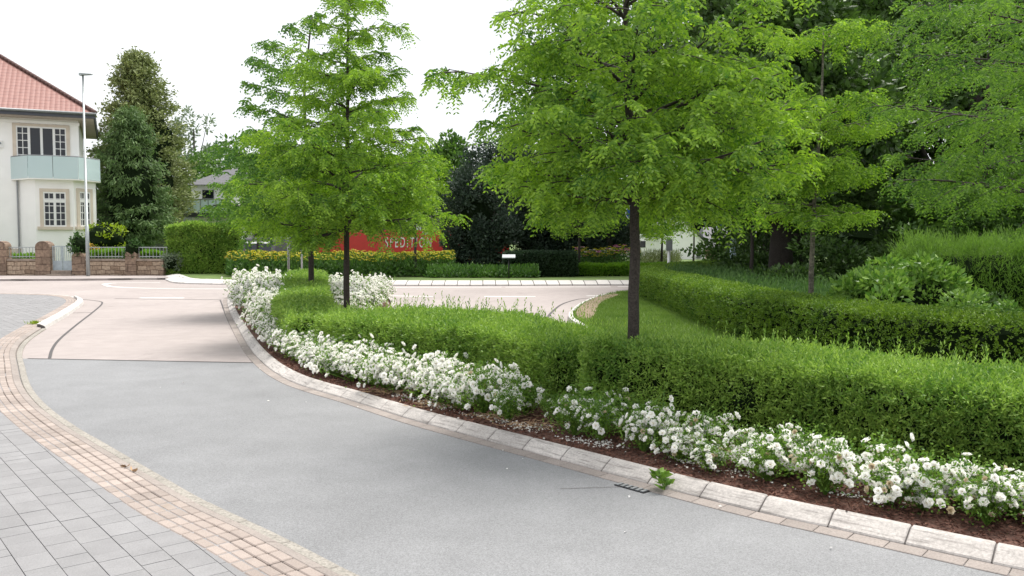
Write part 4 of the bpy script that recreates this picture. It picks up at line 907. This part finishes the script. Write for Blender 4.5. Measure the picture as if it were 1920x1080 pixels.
# bay under the balcony
bd = 1.15; uL0, uL1, uR1 = hu(40), hu(70, bd), hu(142, bd); uR0 = hu(183, .1)
bz = hz(100, 331, bd)
bay = [FW.pt(uL0, 0, 0)[:2], FW.pt(uL1, bd, 0)[:2], FW.pt(uR1, bd, 0)[:2], FW.pt(uR0, .05, 0)[:2], FW.pt(uR0, -1.2, 0)[:2], FW.pt(uL0, -.2, 0)[:2]]
mb = MB(); mb.prism(bay, 0, bz); mb.build('bay', M['render'], vl)
WF = Wall(FW.pt(0, bd, 0)[:2], U, NO); window(WF, hu(127, bd), hu(85, bd), hz(105, 425, bd), hz(105, 360, bd), [2, 2], 5, vl, transom=hz(105, 377, bd))
rp0 = np.array(FW.pt(uR0, .05, 0)[:2]); rp1 = np.array(FW.pt(uR1, bd, 0)[:2]); ud = rp1 - rp0; rl = np.linalg.norm(ud); ud = ud / rl; rn = np.array([ud[1], -ud[0]]); rn = rn if rn @ (-rp0) > 0 else -rn
WR = Wall(rp0, ud, rn); window(WR, rl * .30, rl * .78, hz(160, 425, .6), hz(160, 360, .6), [2, 2], 5, vl, transom=hz(160, 377, .6))
# balcony: slab, glass panels, rail posts
def offp(p, k): c = np.mean(np.array(bay), 0); q = np.array(p); return q + unit((q - c)[None])[0] * k
bal = [offp(bay[0], .35), offp(bay[1], .40), offp((np.array(bay[1]) * .5 + np.array(bay[2]) * .5), .40), offp(bay[2], .40), offp(bay[3], .25)]
balz = hz(100, 333, bd); balt = hz(100, 294, bd)
bc = thing('x', '', '', (0, 0, 0)); bpy.data.objects.remove(bc)
mb = MB(); mb.prism([tuple(q) for q in bal] + [FW.pt(uR0, -1.0, 0)[:2], FW.pt(uL0, -.1, 0)[:2]], balz - .12, balz + .02); bs = mb.build('balcony', M['render'], vl)
for i in range(len(bal) - 1):
    a, b = np.array(bal[i]), np.array(bal[i + 1]); n_ = np.array([b[1] - a[1], a[0] - b[0]]); n_ /= np.linalg.norm(n_)
    mb = MB(); k = n_ * .012; a1, b1 = a + (b - a) * .01, a + (b - a) * .99
    mb.hexa([(*(a1 - k), balz - .06), (*(b1 - k), balz - .06), (*(b1 + k), balz - .06), (*(a1 + k), balz - .06)], [(*(a1 - k), balt), (*(b1 - k), balt), (*(b1 + k), balt), (*(a1 + k), balt)]); mb.build('glass_panel', M['frost'], bs)
mb = MB()
for q in bal: mb.tube([(*(offp(q, -.06)), balz), (*(offp(q, -.06)), balt + .03)], .025, 6)
mb.tube([(*(offp(q, -.03)), balt + .03) for q in bal], .03, 6); mb.build('handrail', M['grey'], bs)
# roof with fascia and gutter
OV = .85; th_r = math.tan(R(36)); ez = EZ
co = [FW.pt(-OV, OV, 0)[:2], FW.pt(BIG + OV, OV, 0)[:2], FW.pt(BIG + OV, -DEP - OV, 0)[:2], FW.pt(-OV, -DEP - OV, 0)[:2]]
hs = (DEP + 2 * OV) / 2; rz1 = ez + hs * th_r; A_ = FW.pt(-OV + hs, OV - hs, 0)[:2]; B_ = FW.pt(BIG + OV - hs, OV - hs, 0)[:2]
sl = math.hypot(hs, hs * th_r); Wd = BIG + 2 * OV; Dp = DEP + 2 * OV
mbv = [(*co[0], ez), (*co[1], ez), (*co[2], ez), (*co[3], ez), (*A_, rz1), (*B_, rz1)]
fcs = [[1, 0, 4, 5], [0, 3, 4], [3, 2, 5, 4], [2, 1, 5]]
uvs = [(Wd, 0), (0, 0), (hs, sl), (Wd - hs, sl), (0, 0), (Dp, 0), (hs, sl), (0, 0), (Wd, 0), (Wd - hs, sl), (hs, sl), (0, 0), (Dp, 0), (hs, sl)]
rf = obj('roof', mbv, fcs, M['tiles'], vl, uv=uvs)
mb = MB(); FW.box(mb, -OV + .02, BIG + OV - .02, -DEP - OV + .02, OV - .02, ez - .28, ez - .012); mb.build('fascia', M['fascia'], rf)
mb = MB(); FW.box(mb, -OV + .1, BIG + OV - .1, -DEP - OV + .1, OV - .1, ez - .34, ez - .282); mb.build('soffit', M['soffit'], rf)
mb = MB(); mb.tube([FW.pt(-OV - .05, OV + .05, ez - .05), FW.pt(BIG + OV, OV + .05, ez - .05)], .075, 8); mb.build('rain_gutter', M['grey'], rf, smoothf=True)
mb = MB()
for k in range(26):
    a = np.array(mbv[0]); b = np.array(mbv[4]); p0 = a + (b - a) * k / 26 + [0, 0, .03]; p1 = a + (b - a) * (k + 1.12) / 26 + [0, 0, .06]; mb.tube([p0, p1], [.12, .10], 8)
mb.build('hip_tiles', M['tiles'], rf, smoothf=True)
mb = MB(); mb.tube([FW.pt(hu(40) + .06, .08, 0.3), FW.pt(hu(40) + .06, .08, balz - .1)], .045, 8); mb.build('downpipe', M['grey'], vl)
uu = hu(8); mb = MB(); FW.box(mb, uu - .13, uu + .13, 0.0, .12, hz(8, 277), hz(8, 264)); lmp = mb.build('alarm_box', M['wframe'], vl)
mb = MB(); mb.tube([FW.pt(uu, .12, hz(8, 269)), FW.pt(uu, .17, hz(8, 269))], .06, 10); mb.build('lamp_dome', M['grey'], lmp)

# ================================================================ GARDEN WALL, GATE, LAMP POST
DW = 40.0
def wx(px): return gx(px, DW)
def zy(py, D=DW): return P(960, py, D)[2]
gw = thing('garden_wall', 'low sandstone garden wall with round topped pillars and railings before the villa', 'wall', (wx(100), DW, 0))
for a, b in ((-120, -8), (13, 68), (160, 306)):
    mb = MB(); mb.box(wx(a), wx(b), DW, DW + .3, -.01, zy(489)); w_ = mb.build('wall_section', M['stone'], gw)
    mb = MB(); mb.box(wx(a) + .004, wx(b) - .004, DW - .04, DW + .34, zy(489), zy(485.5)); mb.build('coping', M['coping'], w_)
for a, b, t_ in ((-12, 13, 452), (68, 95, 452), (136, 160, 472), (236, 256, 470)):
    x0, x1 = wx(a), wx(b); zt_ = zy(t_); r_ = (x1 - x0) / 2; arc = [(x0, -.012)] + [((x0 + x1) / 2 - r_ * math.cos(q), zt_ - r_ * .8 + r_ * .8 * math.sin(q)) for q in np.linspace(0, math.pi, 9)] + [(x1, -.012)]
    mb = MB(); n_ = len(arc); mb.add([(p[0], DW - .07, p[1]) for p in arc] + [(p[0], DW + .42, p[1]) for p in arc], [list(range(n_)), list(range(n_, 2 * n_))[::-1]] + [(i, n_ + i, n_ + (i + 1) % n_, (i + 1) % n_) for i in range(n_)])
    mb.build('pillar', M['pillar'], gw)
for a, b in ((-110, -14), (14, 66), (162, 234), (258, 312)):
    x0, x1 = wx(a), wx(b); mb = MB(); zt_, zb_ = zy(463), zy(482); mb.box(x0, x1, DW + .13, DW + .17, zt_ - .04, zt_); mb.box(x0, x1, DW + .13, DW + .17, zb_, zb_ + .04)
    for k in range(max(2, int((x1 - x0) / .14))): xx = x0 + .02 + (x1 - x0 - .04) * k / max(1, int((x1 - x0) / .14) - 1); mb.box(xx - .009, xx + .009, DW + .14, DW + .16, zb_ - .05, zt_ - .002)
    mb.build('railing', M['galv'], gw)
gt_ = thing('garden_gate', 'grey blue double garden gate between sandstone pillars', 'gate', (wx(115), DW, 0))
for a, b in ((96.5, 114.5), (115.5, 134.5)):
    x0, x1 = wx(a), wx(b); mb = MB(); z0, z1, zm = zy(507), zy(461), zy(489)
    mb.box(x0, x0 + .04, DW + .1, DW + .14, z0, z1); mb.box(x1 - .04, x1, DW + .1, DW + .14, z0, z1); mb.box(x0 + .04, x1 - .04, DW + .1, DW + .14, z1 - .04, z1); mb.box(x0 + .04, x1 - .04, DW + .105, DW + .135, z0, zm)
    for k in range(1, 5): xx = x0 + (x1 - x0) * k / 5; mb.box(xx - .01, xx + .01, DW + .11, DW + .13, zm, z1 - .04)
    mb.build('gate_leaf', M['gate'], gt_)
st = thing('gate_steps', 'two worn stone steps below the double garden gate', 'steps', (wx(115), DW, 0))
mb = MB(); mb.box(wx(96), wx(141), DW - .45, DW + .3, -.01, .16); mb.build('step', M['coping'], st)
mb = MB(); mb.box(wx(97), wx(135), DW - .1, DW + .35, .16, .32); mb.build('step', M['coping'], st)
# raised garden ground
sheet('garden_ground', [(wx(-200), DW + .3), (wx(310), DW + .3), (-13.7, 60), (-60, 60)], .3, M['grass'])
lp = thing('street_lamp', 'tall slim galvanised street lamp beside the garden wall', 'street lamp', (gx(165, 39.2), 39.2, .09))
X = gx(165, 39.2); ztop = P(165, 141, 39.2)[2]
mb = MB(); mb.tube([(X, 39.2, .09), (X, 39.2, 2.4), (X, 39.2, 2.41), (X, 39.2, ztop)], [.085, .08, .062, .04], 12); mb.build('pole', M['galv'], lp, smoothf=True)
mb = MB(); mb.box(X - .14, X - .02, 39.1, 39.3, ztop - .02, ztop + .09); mb.build('bracket', M['galv'], lp)
mb = MB(); mb.hexa([(X - .02, 39.08, ztop), (X + .42, 39.1, ztop + .02), (X + .42, 39.3, ztop + .02), (X - .02, 39.32, ztop)], [(X - .02, 39.08, ztop + .08), (X + .42, 39.1, ztop + .05), (X + .42, 39.3, ztop + .05), (X - .02, 39.32, ztop + .08)]); mb.build('lamp_head', M['galv'], lp)
# garden shrubs
broadleaf('ivy', 'dark ivy clump hanging over the gate pillar', gx(146, 40), 40.15, zy(462), (.42, .4, .62), 900, 16, .11, .09, M['ivy'], 700, 0, .35, .75, catg='plant')
broadleaf('ivy', 'round ivy ball on the small wall pillar', gx(246, 40), 40.15, zy(467), (.36, .36, .45), 800, 14, .10, .08, M['ivy'], 701, 0, .35, .8, catg='plant')
broadleaf('garden_shrub', 'yellow green shrub behind the street lamp', gx(195, 43), 43, 1.75, (1.25, .9, 1.0), 1500, 26, .15, .09, M['garden'], 702, 0, .32, .75, catg='shrub')
broadleaf('garden_shrub', 'small orange flowering shrub behind the railings', gx(178, 41.5), 41.5, 1.2, (.5, .4, .45), 400, 12, .09, .06, M['oflower'], 703, 0, .35, .5, catg='shrub')
make_hedge('garden_row', 'low leafy green hedge behind the railings right of the gate', [(gx(165, 41.2), 41.2), (gx(300, 41.5), 41.5)], [.8, .8], [.95, .9], .3, 1500, .12, .05, 5, .12, M['lowh'], 6, bump=.1)
make_hedge('garden_row', 'low leafy green hedge behind the railings left of the gate', [(gx(-60, 41.2), 41.2), (gx(62, 41.2), 41.2)], [.8, .8], [.8, .75], .3, 1200, .12, .05, 5, .12, M['lowh'], 6.6, bump=.1)
broadleaf('garden_shrub', 'grey green trailing plant over the wall end beside the big hedge', gx(320, 40.3), 40.3, .75, (.5, .4, .6), 600, 14, .14, .07, M['pale'], 704, 0, .35, .6, catg='shrub')

# ================================================================ BALCONY HOUSE (second house)
DB = 62; bh = thing('balcony_house', 'white house with slate roof and glass balcony behind the big hedge', 'house', (gx(400, DB), DB, 0))
def zq(py, D=DB): return P(960, py, D)[2]
mb = MB(); mb.box(gx(362, DB), gx(446, DB), DB, DB + 7, 0, zq(346)); mb.build('wall', M['render'], bh)
mb = MB(); mb.box(gx(338, DB), gx(362, DB) - .01, DB + .6, DB + 7, 0, zq(385)); mb.build('side_wing', M['greygreen'], bh)
mb = MB(); x0, x1 = gx(354, DB), gx(456, DB); mb.add([(x0, DB - .5, zq(347)), (x1, DB - .5, zq(347)), (x1, DB + 8, zq(347)), (x0, DB + 8, zq(347)), (gx(400, DB), DB + 3, zq(312)), (gx(440, DB), DB + 3, zq(308))], [(0, 1, 5, 4), (1, 2, 5), (2, 3, 4, 5), (3, 0, 4), (0, 3, 2, 1)]); mb.build('roof', M['slate'], bh)
mb = MB(); mb.box(gx(383, DB), gx(403, DB), DB - .03, DB - .005, zq(372), zq(357)); w_ = mb.build('window', M['glass'], bh)
mb = MB()
for a, b, c, d in ((382, 383, 373, 356), (403, 404, 373, 356), (383, 403, 357, 356), (383, 403, 373, 372)): mb.box(gx(a, DB), gx(b, DB), DB - .05, DB - .002, zq(c), zq(d))
mb.build('frame', M['grey'], w_)
mb = MB(); mb.box(gx(355, DB), gx(440, DB), DB - 2, DB - .004, zq(408), zq(400)); bb = mb.build('balcony', M['anth'], bh)
for k in range(6): a = 355 + k * 14; mb = MB(); mb.box(gx(a, DB) + .02, gx(a + 14, DB) - .02, DB - 2.0, DB - 1.97, zq(400), zq(377)); mb.build('glass_panel', M['frost'], bb)
mb = MB(); mb.box(gx(354, DB), gx(440, DB), DB - 2.03, DB - 1.95, zq(377), zq(375.5))
for k in range(7): mb.box(gx(355 + k * 14, DB) - .02, gx(355 + k * 14, DB) + .02, DB - 2.02, DB - 1.96, zq(400), zq(377))
mb.build('handrail', M['grey'], bb)
mb = MB(); mb.box(gx(369, DB), gx(371, DB), DB - 1.9, DB - 1.8, zq(399), zq(347)); mb.build('post', M['dark'], bb)
gs = thing('garden_building', 'low grey green garden building between conifer and big hedge', 'building', (gx(300, 58), 58, 0))
mb = MB(); mb.box(gx(262, 58), gx(345, 58), 58, 60, 0, zq(431, 58)); mb.build('wall', M['greygreen'], gs)
wh = thing('white_annex', 'small white annex with dark doorway behind the grey green building', 'building', (gx(320, 66), 66, 0))
mb = MB(); mb.box(gx(300, 66), gx(328, 66), 66, 70, 0, zq(400, 66)); mb.build('wall', M['render'], wh)
mb = MB(); mb.box(gx(328, 66) + .01, gx(341, 66), 65.6, 70, 0, zq(390, 66)); mb.build('door_recess', M['fascia'], wh)
mb = MB(); mb.box(gx(318, 66), gx(320.5, 66), 65.9, 65.99, 1, zq(405, 66)); mb.build('downpipe', M['grey'], wh)

# ================================================================ LORRY, VAN, CAR
def text_mesh(name, txt, h, m, parent, loc, xs=1.0, shear=0, spacing=1.0):
    cu = bpy.data.curves.new(name, 'FONT'); cu.body = txt; cu.size = h / .73; cu.extrude = .01; cu.shear = shear; cu.space_character = spacing; cu.offset = .012 * h
    to = bpy.data.objects.new('tmp', cu); C.objects.link(to); bpy.context.view_layer.update()
    me = bpy.data.meshes.new_from_object(to.evaluated_get(bpy.context.evaluated_depsgraph_get())); bpy.data.objects.remove(to)
    v = np.zeros(len(me.vertices) * 3); me.vertices.foreach_get('co', v); v = v.reshape(-1, 3); v = np.column_stack([v[:, 0] * xs, -v[:, 2], v[:, 1]]); me.vertices.foreach_set('co', v.ravel()); me.materials.clear(); me.materials.append(m); me.name = name
    o = bpy.data.objects.new(name, me); C.objects.link(o); o.parent = parent; o.location = Vector(loc) - Vector(ORI[parent]); return o, v
DL_ = 46.0; lx0, lx1 = gx(590, DL_), gx(862, DL_)
lo = thing('red_lorry', 'long red lorry trailer with white lettering behind the yellow flowers', 'lorry', ((lx0 + lx1) / 2, DL_, 0))
mb = MB(); mb.box(lx0, lx1, DL_, DL_ + 2.5, 1.05, 2.30); o = mb.build('trailer_box', M['red'], lo); bv = o.modifiers.new('b', 'BEVEL'); bv.width = .05; bv.segments = 2
mb = MB(); mb.box(lx0 + .02, lx1 - .02, DL_ + .02, DL_ + 2.48, 2.305, 2.9); mb.build('upper_panel', M['anth'], lo)
mb = MB(); mb.box(lx0 + .3, lx1 - .1, DL_ + .15, DL_ + 2.3, .75, 1.04); mb.build('chassis', M['dark'], lo)
for k, xx in enumerate((lx0 + 1.2, lx0 + 2.5, lx1 - 1.3)):
    mb = MB(); mb.tube([(xx, DL_ + .05, .48), (xx, DL_ + .35, .48)], .48, 24); wh_ = mb.build('wheel', M['dark'], lo); mb = MB(); mb.tube([(xx, DL_ + .03, .48), (xx, DL_ + .06, .48)], .27, 16); mb.build('rim', M['galv'], wh_)
o, v = text_mesh('lettering', 'SPEDITION', .56, M['signw'], lo, (0, 0, 0), .5, .1, 1.45)
wtxt = v[:, 0].max() - v[:, 0].min(); want = gx(809, DL_) - gx(722, DL_); o.data.transform(Matrix.Diagonal((want / wtxt, 1, 1, 1))); o.location = Vector((gx(722, DL_), DL_ - .012, P(770, 463.5, DL_)[2])) - Vector(ORI[lo])
# partly hidden bold white company letters above (only their lower ends can be seen)
mb = MB(); zt = lambda y: P(770, y, DL_)[2]
for a, b, c, d in ((754, 757, 424, 428), (761, 765, 414, 430.5), (766, 769, 420, 425), (771, 775, 423, 430), (779, 786, 421, 431), (787, 790, 423, 431.5)): mb.box(gx(a, DL_), gx(b, DL_), DL_ - .014, DL_ - .002, zt(d), zt(c))
mb.tube([(gx(798 + 4 * math.cos(q), DL_), DL_ - .008, zt(434) + .14 * math.sin(q)) for q in np.linspace(math.pi, 2 * math.pi, 8)], .055, 6); mb.build('letter_fragments', M['signw'], lo)
mb = MB(); x0 = lx1 + .5; z_ = 0
mb.add([(x0, DL_ + .05, .6), (x0 + 2.1, DL_ + .05, .6), (x0 + 2.2, DL_ + .05, 1.7), (x0 + 1.9, DL_ + .05, 2.3), (x0, DL_ + .05, 2.4), (x0, DL_ + 2.4, .6), (x0 + 2.1, DL_ + 2.4, .6), (x0 + 2.2, DL_ + 2.4, 1.7), (x0 + 1.9, DL_ + 2.4, 2.3), (x0, DL_ + 2.4, 2.4)],
       [(0, 1, 2, 3, 4), (9, 8, 7, 6, 5), (0, 5, 6, 1), (1, 6, 7, 2), (2, 7, 8, 3), (3, 8, 9, 4), (4, 9, 5, 0)]); mb.build('cab', M['red'], lo)
DV = 47.0; vx0, vx1 = gx(446, DV), gx(512, DV); vn = thing('dark_van', 'dark grey van with white strip over its windscreen at the flower bed', 'van', ((vx0 + vx1) / 2, DV, 0))
zv = lambda y: P(480, y, DV)[2]
mb = MB(); xm = (vx0 + vx1) / 2; mb.hexa([(vx0, DV, .35), (vx1, DV, .35), (vx1, DV + 4.6, .35), (vx0, DV + 4.6, .35)], [(vx0 + .08, DV + .9, zv(446)), (vx1 - .08, DV + .9, zv(444)), (vx1 - .08, DV + 4.5, zv(444)), (vx0 + .08, DV + 4.5, zv(446))]); o = mb.build('body', M['anth'], vn); bv = o.modifiers.new('b', 'BEVEL'); bv.width = .12; bv.segments = 3
def vfront(a, b, y0, y1, m, nm, par, lift=.015):
    mb = MB(); f = lambda z: DV + .9 * (z - .35) / (zv(445) - .35) - lift; z0, z1 = zv(y0), zv(y1)
    mb.hexa([(gx(a, DV), f(z0) - .012, z0), (gx(b, DV), f(z0) - .012, z0), (gx(b, DV), f(z0) + .02, z0), (gx(a, DV), f(z0) + .02, z0)], [(gx(a, DV), f(z1) - .012, z1), (gx(b, DV), f(z1) - .012, z1), (gx(b, DV), f(z1) + .02, z1), (gx(a, DV), f(z1) + .02, z1)]); return mb.build(nm, m, par)
ws = vfront(454, 503, 474, 457, M['glass'], 'windscreen', vn); vfront(453, 499, 456.6, 453.2, M['signw'], 'sun_strip', ws, .02)
for a, b in ((450, 458), (500, 508)): vfront(a, b, 492, 486, M['signw'], 'headlight', vn)
for sx in (vx0 + .12, vx1 - .32):
    for yy in (DV + .9, DV + 3.6): mb = MB(); mb.tube([(sx, yy, .34), (sx + .2, yy, .34)], .34, 20); mb.build('wheel', M['dark'], vn)
DC = 47.5; ca = thing('parked_car', 'dark parked car with roof just above the yellow flowers', 'car', (gx(570, DC), DC, 0)); cx0, cx1 = gx(538, DC), gx(592, DC)
zc_ = lambda y: P(560, y, DC)[2]
mb = MB(); mb.hexa([(cx0 - .1, DC, .3), (cx1 + .1, DC, .3), (cx1 + .1, DC + 4.2, .3), (cx0 - .1, DC + 4.2, .3)], [(cx0 - .06, DC + .1, .95), (cx1 + .06, DC + .1, .95), (cx1 + .06, DC + 4.1, .95), (cx0 - .06, DC + 4.1, .95)]); mb.build('body', M['anth'], ca)
mb = MB(); mb.hexa([(cx0 - .04, DC + 1, .951), (cx1 + .04, DC + 1, .951), (cx1 + .04, DC + 4, .951), (cx0 - .04, DC + 4, .951)], [(cx0 + .15, DC + 1.7, zc_(458)), (cx1 - .15, DC + 1.7, zc_(458)), (cx1 - .15, DC + 3.5, zc_(458)), (cx0 + .15, DC + 3.5, zc_(458))]); mb.build('cabin', M['glass'], ca)
mb = MB(); mb.box(cx0 + .16, cx1 - .16, DC + 1.7, DC + 3.5, zc_(458) + .003, zc_(458) + .04); mb.build('roof', M['anth'], ca)
for sx in (cx0 - .12, cx1 - .1):
    for yy in (DC + .8, DC + 3.4): mb = MB(); mb.tube([(sx, yy, .32), (sx + .2, yy, .32)], .32, 18); mb.build('wheel', M['dark'], ca)

# ================================================================ SIGNS AND POSTS
def post(name, label, px, D, y_top, r_, m=None, z0=0.0, catg='post'):
    x = gx(px, D); th = thing(name, label, catg, (x, D, z0)); mb = MB(); mb.tube([(x, D, z0), (x, D, P(px, y_top, D)[2])], r_, 12); mb.build('pole', m or M['galv'], th, smoothf=True); return th, x
s1, x = post('road_sign', 'galvanised sign post at the far tip of the narrow hedge', 541, 26.2, 300, .038, z0=.0, catg='road sign')
mb = MB(); zc0 = P(541, 330, 26.2)[2]; mb.tube([(x, 26.16, zc0), (x, 26.15, zc0)], .3, 24); mb.build('sign_face', M['grey'], s1)
s2, x = post('road_sign', 'thinner grey sign post just right of the taller one', 566, 30.5, 330, .035, catg='road sign'); mb = MB(); zc0 = P(566, 352, 30.5)[2]; mb.box(x - .22, x + .22, 30.44, 30.46, zc0 - .22, zc0 + .22); mb.build('sign_face', M['grey'], s2)
D = 30.5; s3, x = post('blue_sign', 'round blue arrow sign half hidden behind the big tree trunk', 1187, D, 380, .035, catg='road sign'); zc0 = P(1187, 399, D)[2]
s3o = s3; mb = MB(); mb.tube([(x, D - .06, zc0), (x, D - .045, zc0)], .29, 32); f_ = mb.build('sign_face', M['signw'], s3)
mb = MB(); mb.tube([(x, D - .068, zc0), (x, D - .061, zc0)], .27, 32); f_ = mb.build('blue_disc', M['blue'], s3)
mb = MB(); 
for (ax, az, bx, bz_) in ((-.14, -.12, .12, .1), (.12, .1, -.05, .12), (.12, .1, .13, -.07)):
    dv = unit(np.array([[bx - ax, bz_ - az]]))[0]; nv = np.array([-dv[1], dv[0]]) * .028; a = np.array([ax, az]); b = np.array([bx, bz_])
    qs = [a - nv, b - nv, b + nv, a + nv]; mb.hexa([(x + q[0], D - .069, zc0 + q[1]) for q in qs], [(x + q[0], D - .075, zc0 + q[1]) for q in qs])
mb.build('arrow', M['signw'], f_)
s4, x = post('placard', 'small black post with pale tilted plate before the dark box hedge', 954, 35.4, 483, .03, M['dark'], .16, 'placard')
mb = MB(); z_ = P(954, 483, 35.4)[2]; mb.hexa([(x - .27, 35.2, z_ - .02), (x + .27, 35.2, z_ - .02), (x + .27, 35.55, z_ + .10), (x - .27, 35.55, z_ + .10)], [(x - .27, 35.2, z_ + .01), (x + .27, 35.2, z_ + .01), (x + .27, 35.55, z_ + .13), (x - .27, 35.55, z_ + .13)]); mb.build('plate', M['galv'], s4)
s5, x = post('speed_sign', 'small red ringed speed sign left of the big trunk', 1151, 50, 468, .03, catg='road sign'); zc0 = P(1151, 475, 50)[2]
mb = MB(); mb.tube([(x, 49.95, zc0), (x, 49.94, zc0)], .30, 28); fa = mb.build('sign_face', M['signr'], s5); mb = MB(); mb.tube([(x, 49.935, zc0), (x, 49.93, zc0)], .22, 28); mb.build('white_disc', M['signw'], s5)
o, v = text_mesh('digits', '30', .22, M['dark'], s5, (x - .15, 49.925, zc0 - .11), .9)
s6, x = post('marker_post', 'short white post above the curved hedge left of the white gable', 1254, 34, 470, .06, M['signw'], catg='post')
mb = MB(); mb.box(x - .12, x + .12, 33.9, 34.0, P(1254, 470, 34)[2], P(1254, 448, 34)[2]); mb.build('head', M['grey'], s6)
s7, x = post('blue_post', 'thick pale blue post in front of the olive shrub right of the gable', 1374, 34, 446, .13, plain('pale_blue_paint', (.35, .45, .5), .6, 0, .25, 5))
s8, x = post('flag_pole', 'pole with small blue and white flag beside the grey roof', 1343, 70, 408, .05); zf = P(1343, 416, 70)[2]
mb = MB()
for k in range(6): mb.quad((x + .05 + k * .1, 70 + .05 * math.sin(k), zf - .5 - k * .03), (x + .15 + k * .1, 70 + .05 * math.sin(k + 1), zf - .53 - k * .03), (x + .15 + k * .1, 70 + .05 * math.sin(k + 1), zf + .4 - k * .03), (x + .05 + k * .1, 70 + .05 * math.sin(k), zf + .43 - k * .03)); mb.cur = 0 if k < 3 else 1
mb.build('flag', [M['blue'], M['signw']], s8)
# ================================================================ DISTANT BUILDINGS, centre right
g1 = thing('white_gable_house', 'white gable wall with one small dark window', 'house', (gx(1290, 72), 72, 0)); z7 = lambda y: P(1290, y, 72)[2]
mb = MB(); a, b = gx(1238, 72), gx(1322, 72); mb.add([(a, 72, 0), (b, 72, 0), (b, 72, z7(455)), ((a + b) / 2 - .4, 72, z7(405)), (a, 72, z7(440)), (a, 80, 0), (b, 80, 0), (b, 80, z7(455)), ((a + b) / 2 - .4, 80, z7(405)), (a, 80, z7(440))],
    [(0, 1, 2, 3, 4), (9, 8, 7, 6, 5), (1, 6, 7, 2), (5, 0, 4, 9)]); mb.build('wall', M['render'], g1)
mb = MB(); mb.hexa([(b + .3, 71.7, z7(459)), (b + .3, 80.3, z7(459)), ((a + b) / 2 - .4, 80.3, z7(405)), ((a + b) / 2 - .4, 71.7, z7(405))], [(b + .3, 71.7, z7(455)), (b + .3, 80.3, z7(455)), ((a + b) / 2 - .4, 80.3, z7(400)), ((a + b) / 2 - .4, 71.7, z7(400))])
mb.hexa([(a - .3, 71.7, z7(443)), (a - .3, 80.3, z7(443)), ((a + b) / 2 - .4, 80.3, z7(405)), ((a + b) / 2 - .4, 71.7, z7(405))], [(a - .3, 71.7, z7(439)), (a - .3, 80.3, z7(439)), ((a + b) / 2 - .4, 80.3, z7(400)), ((a + b) / 2 - .4, 71.7, z7(400))]); mb.build('roof', M['slate'], g1)
mb = MB(); mb.box(gx(1306, 72), gx(1313, 72), 71.9, 71.98, z7(480.5), z7(467)); w_ = mb.build('window', M['glass'], g1); mb = MB(); mb.box(gx(1304, 72), gx(1315, 72), 71.8, 71.99, z7(483), z7(481)); mb.build('sill', M['grey'], w_)
g2 = thing('grey_roof_house', 'low brick house with grey slate roof right of the white gable', 'house', (gx(1360, 80), 80, 0)); z8 = lambda y: P(1350, y, 80)[2]
mb = MB(); mb.box(gx(1320, 80), gx(1420, 80), 80, 86, 0, z8(464)); mb.build('wall', M['pinkwall'], g2)
mb = MB(); mb.hexa([(gx(1316, 80), 79.6, z8(464)), (gx(1424, 80), 79.6, z8(464)), (gx(1424, 80), 86.4, z8(464)), (gx(1316, 80), 86.4, z8(464))], [(gx(1330, 80), 82.8, z8(425)), (gx(1410, 80), 82.8, z8(425)), (gx(1410, 80), 83.2, z8(425)), (gx(1330, 80), 83.2, z8(425))]); mb.build('roof', M['slate'], g2)
for a_ in (1348, 1362): mb = MB(); mb.box(gx(a_, 80), gx(a_ + 5, 80), 79.92, 79.99, z8(478), z8(467)); mb.build('window', M['glass'], g2)
g3 = thing('pale_building', 'pale flat building with dark window band far behind the blue sign', 'building', (gx(1215, 90), 90, 0)); z9 = lambda y: P(1215, y, 90)[2]
mb = MB(); mb.box(gx(1150, 90), gx(1242, 90), 90, 98, 0, z9(438)); mb.build('wall', M['render'], g3)
for k in range(6): mb = MB(); mb.box(gx(1155 + k * 15, 90), gx(1166 + k * 15, 90), 89.93, 89.99, z9(464), z9(452)); mb.build('window', M['glass'], g3)
# low tree line closing the horizon
for i, (x, y, r_) in enumerate([(-75, 120, 16), (-45, 135, 15), (-12, 130, 14), (18, 125, 15), (48, 110, 16), (75, 90, 16), (-95, 90, 14), (45, 62, 11), (34, 45, 8)]):
    broadleaf('horizon_tree', 'distant green tree, %s from the left along the far horizon' % ['second', 'third', 'fourth', 'fifth', 'sixth', 'ninth', 'first', 'eighth', 'seventh'][i], x, y, r_ * .32, (r_, 5, r_ * .42), 3200, 50, 1.0, .6, M['wood2'], 800 + i, .4, .22, .8, group='trees closing the horizon')
print('LEAVES A,B', nA, nB)
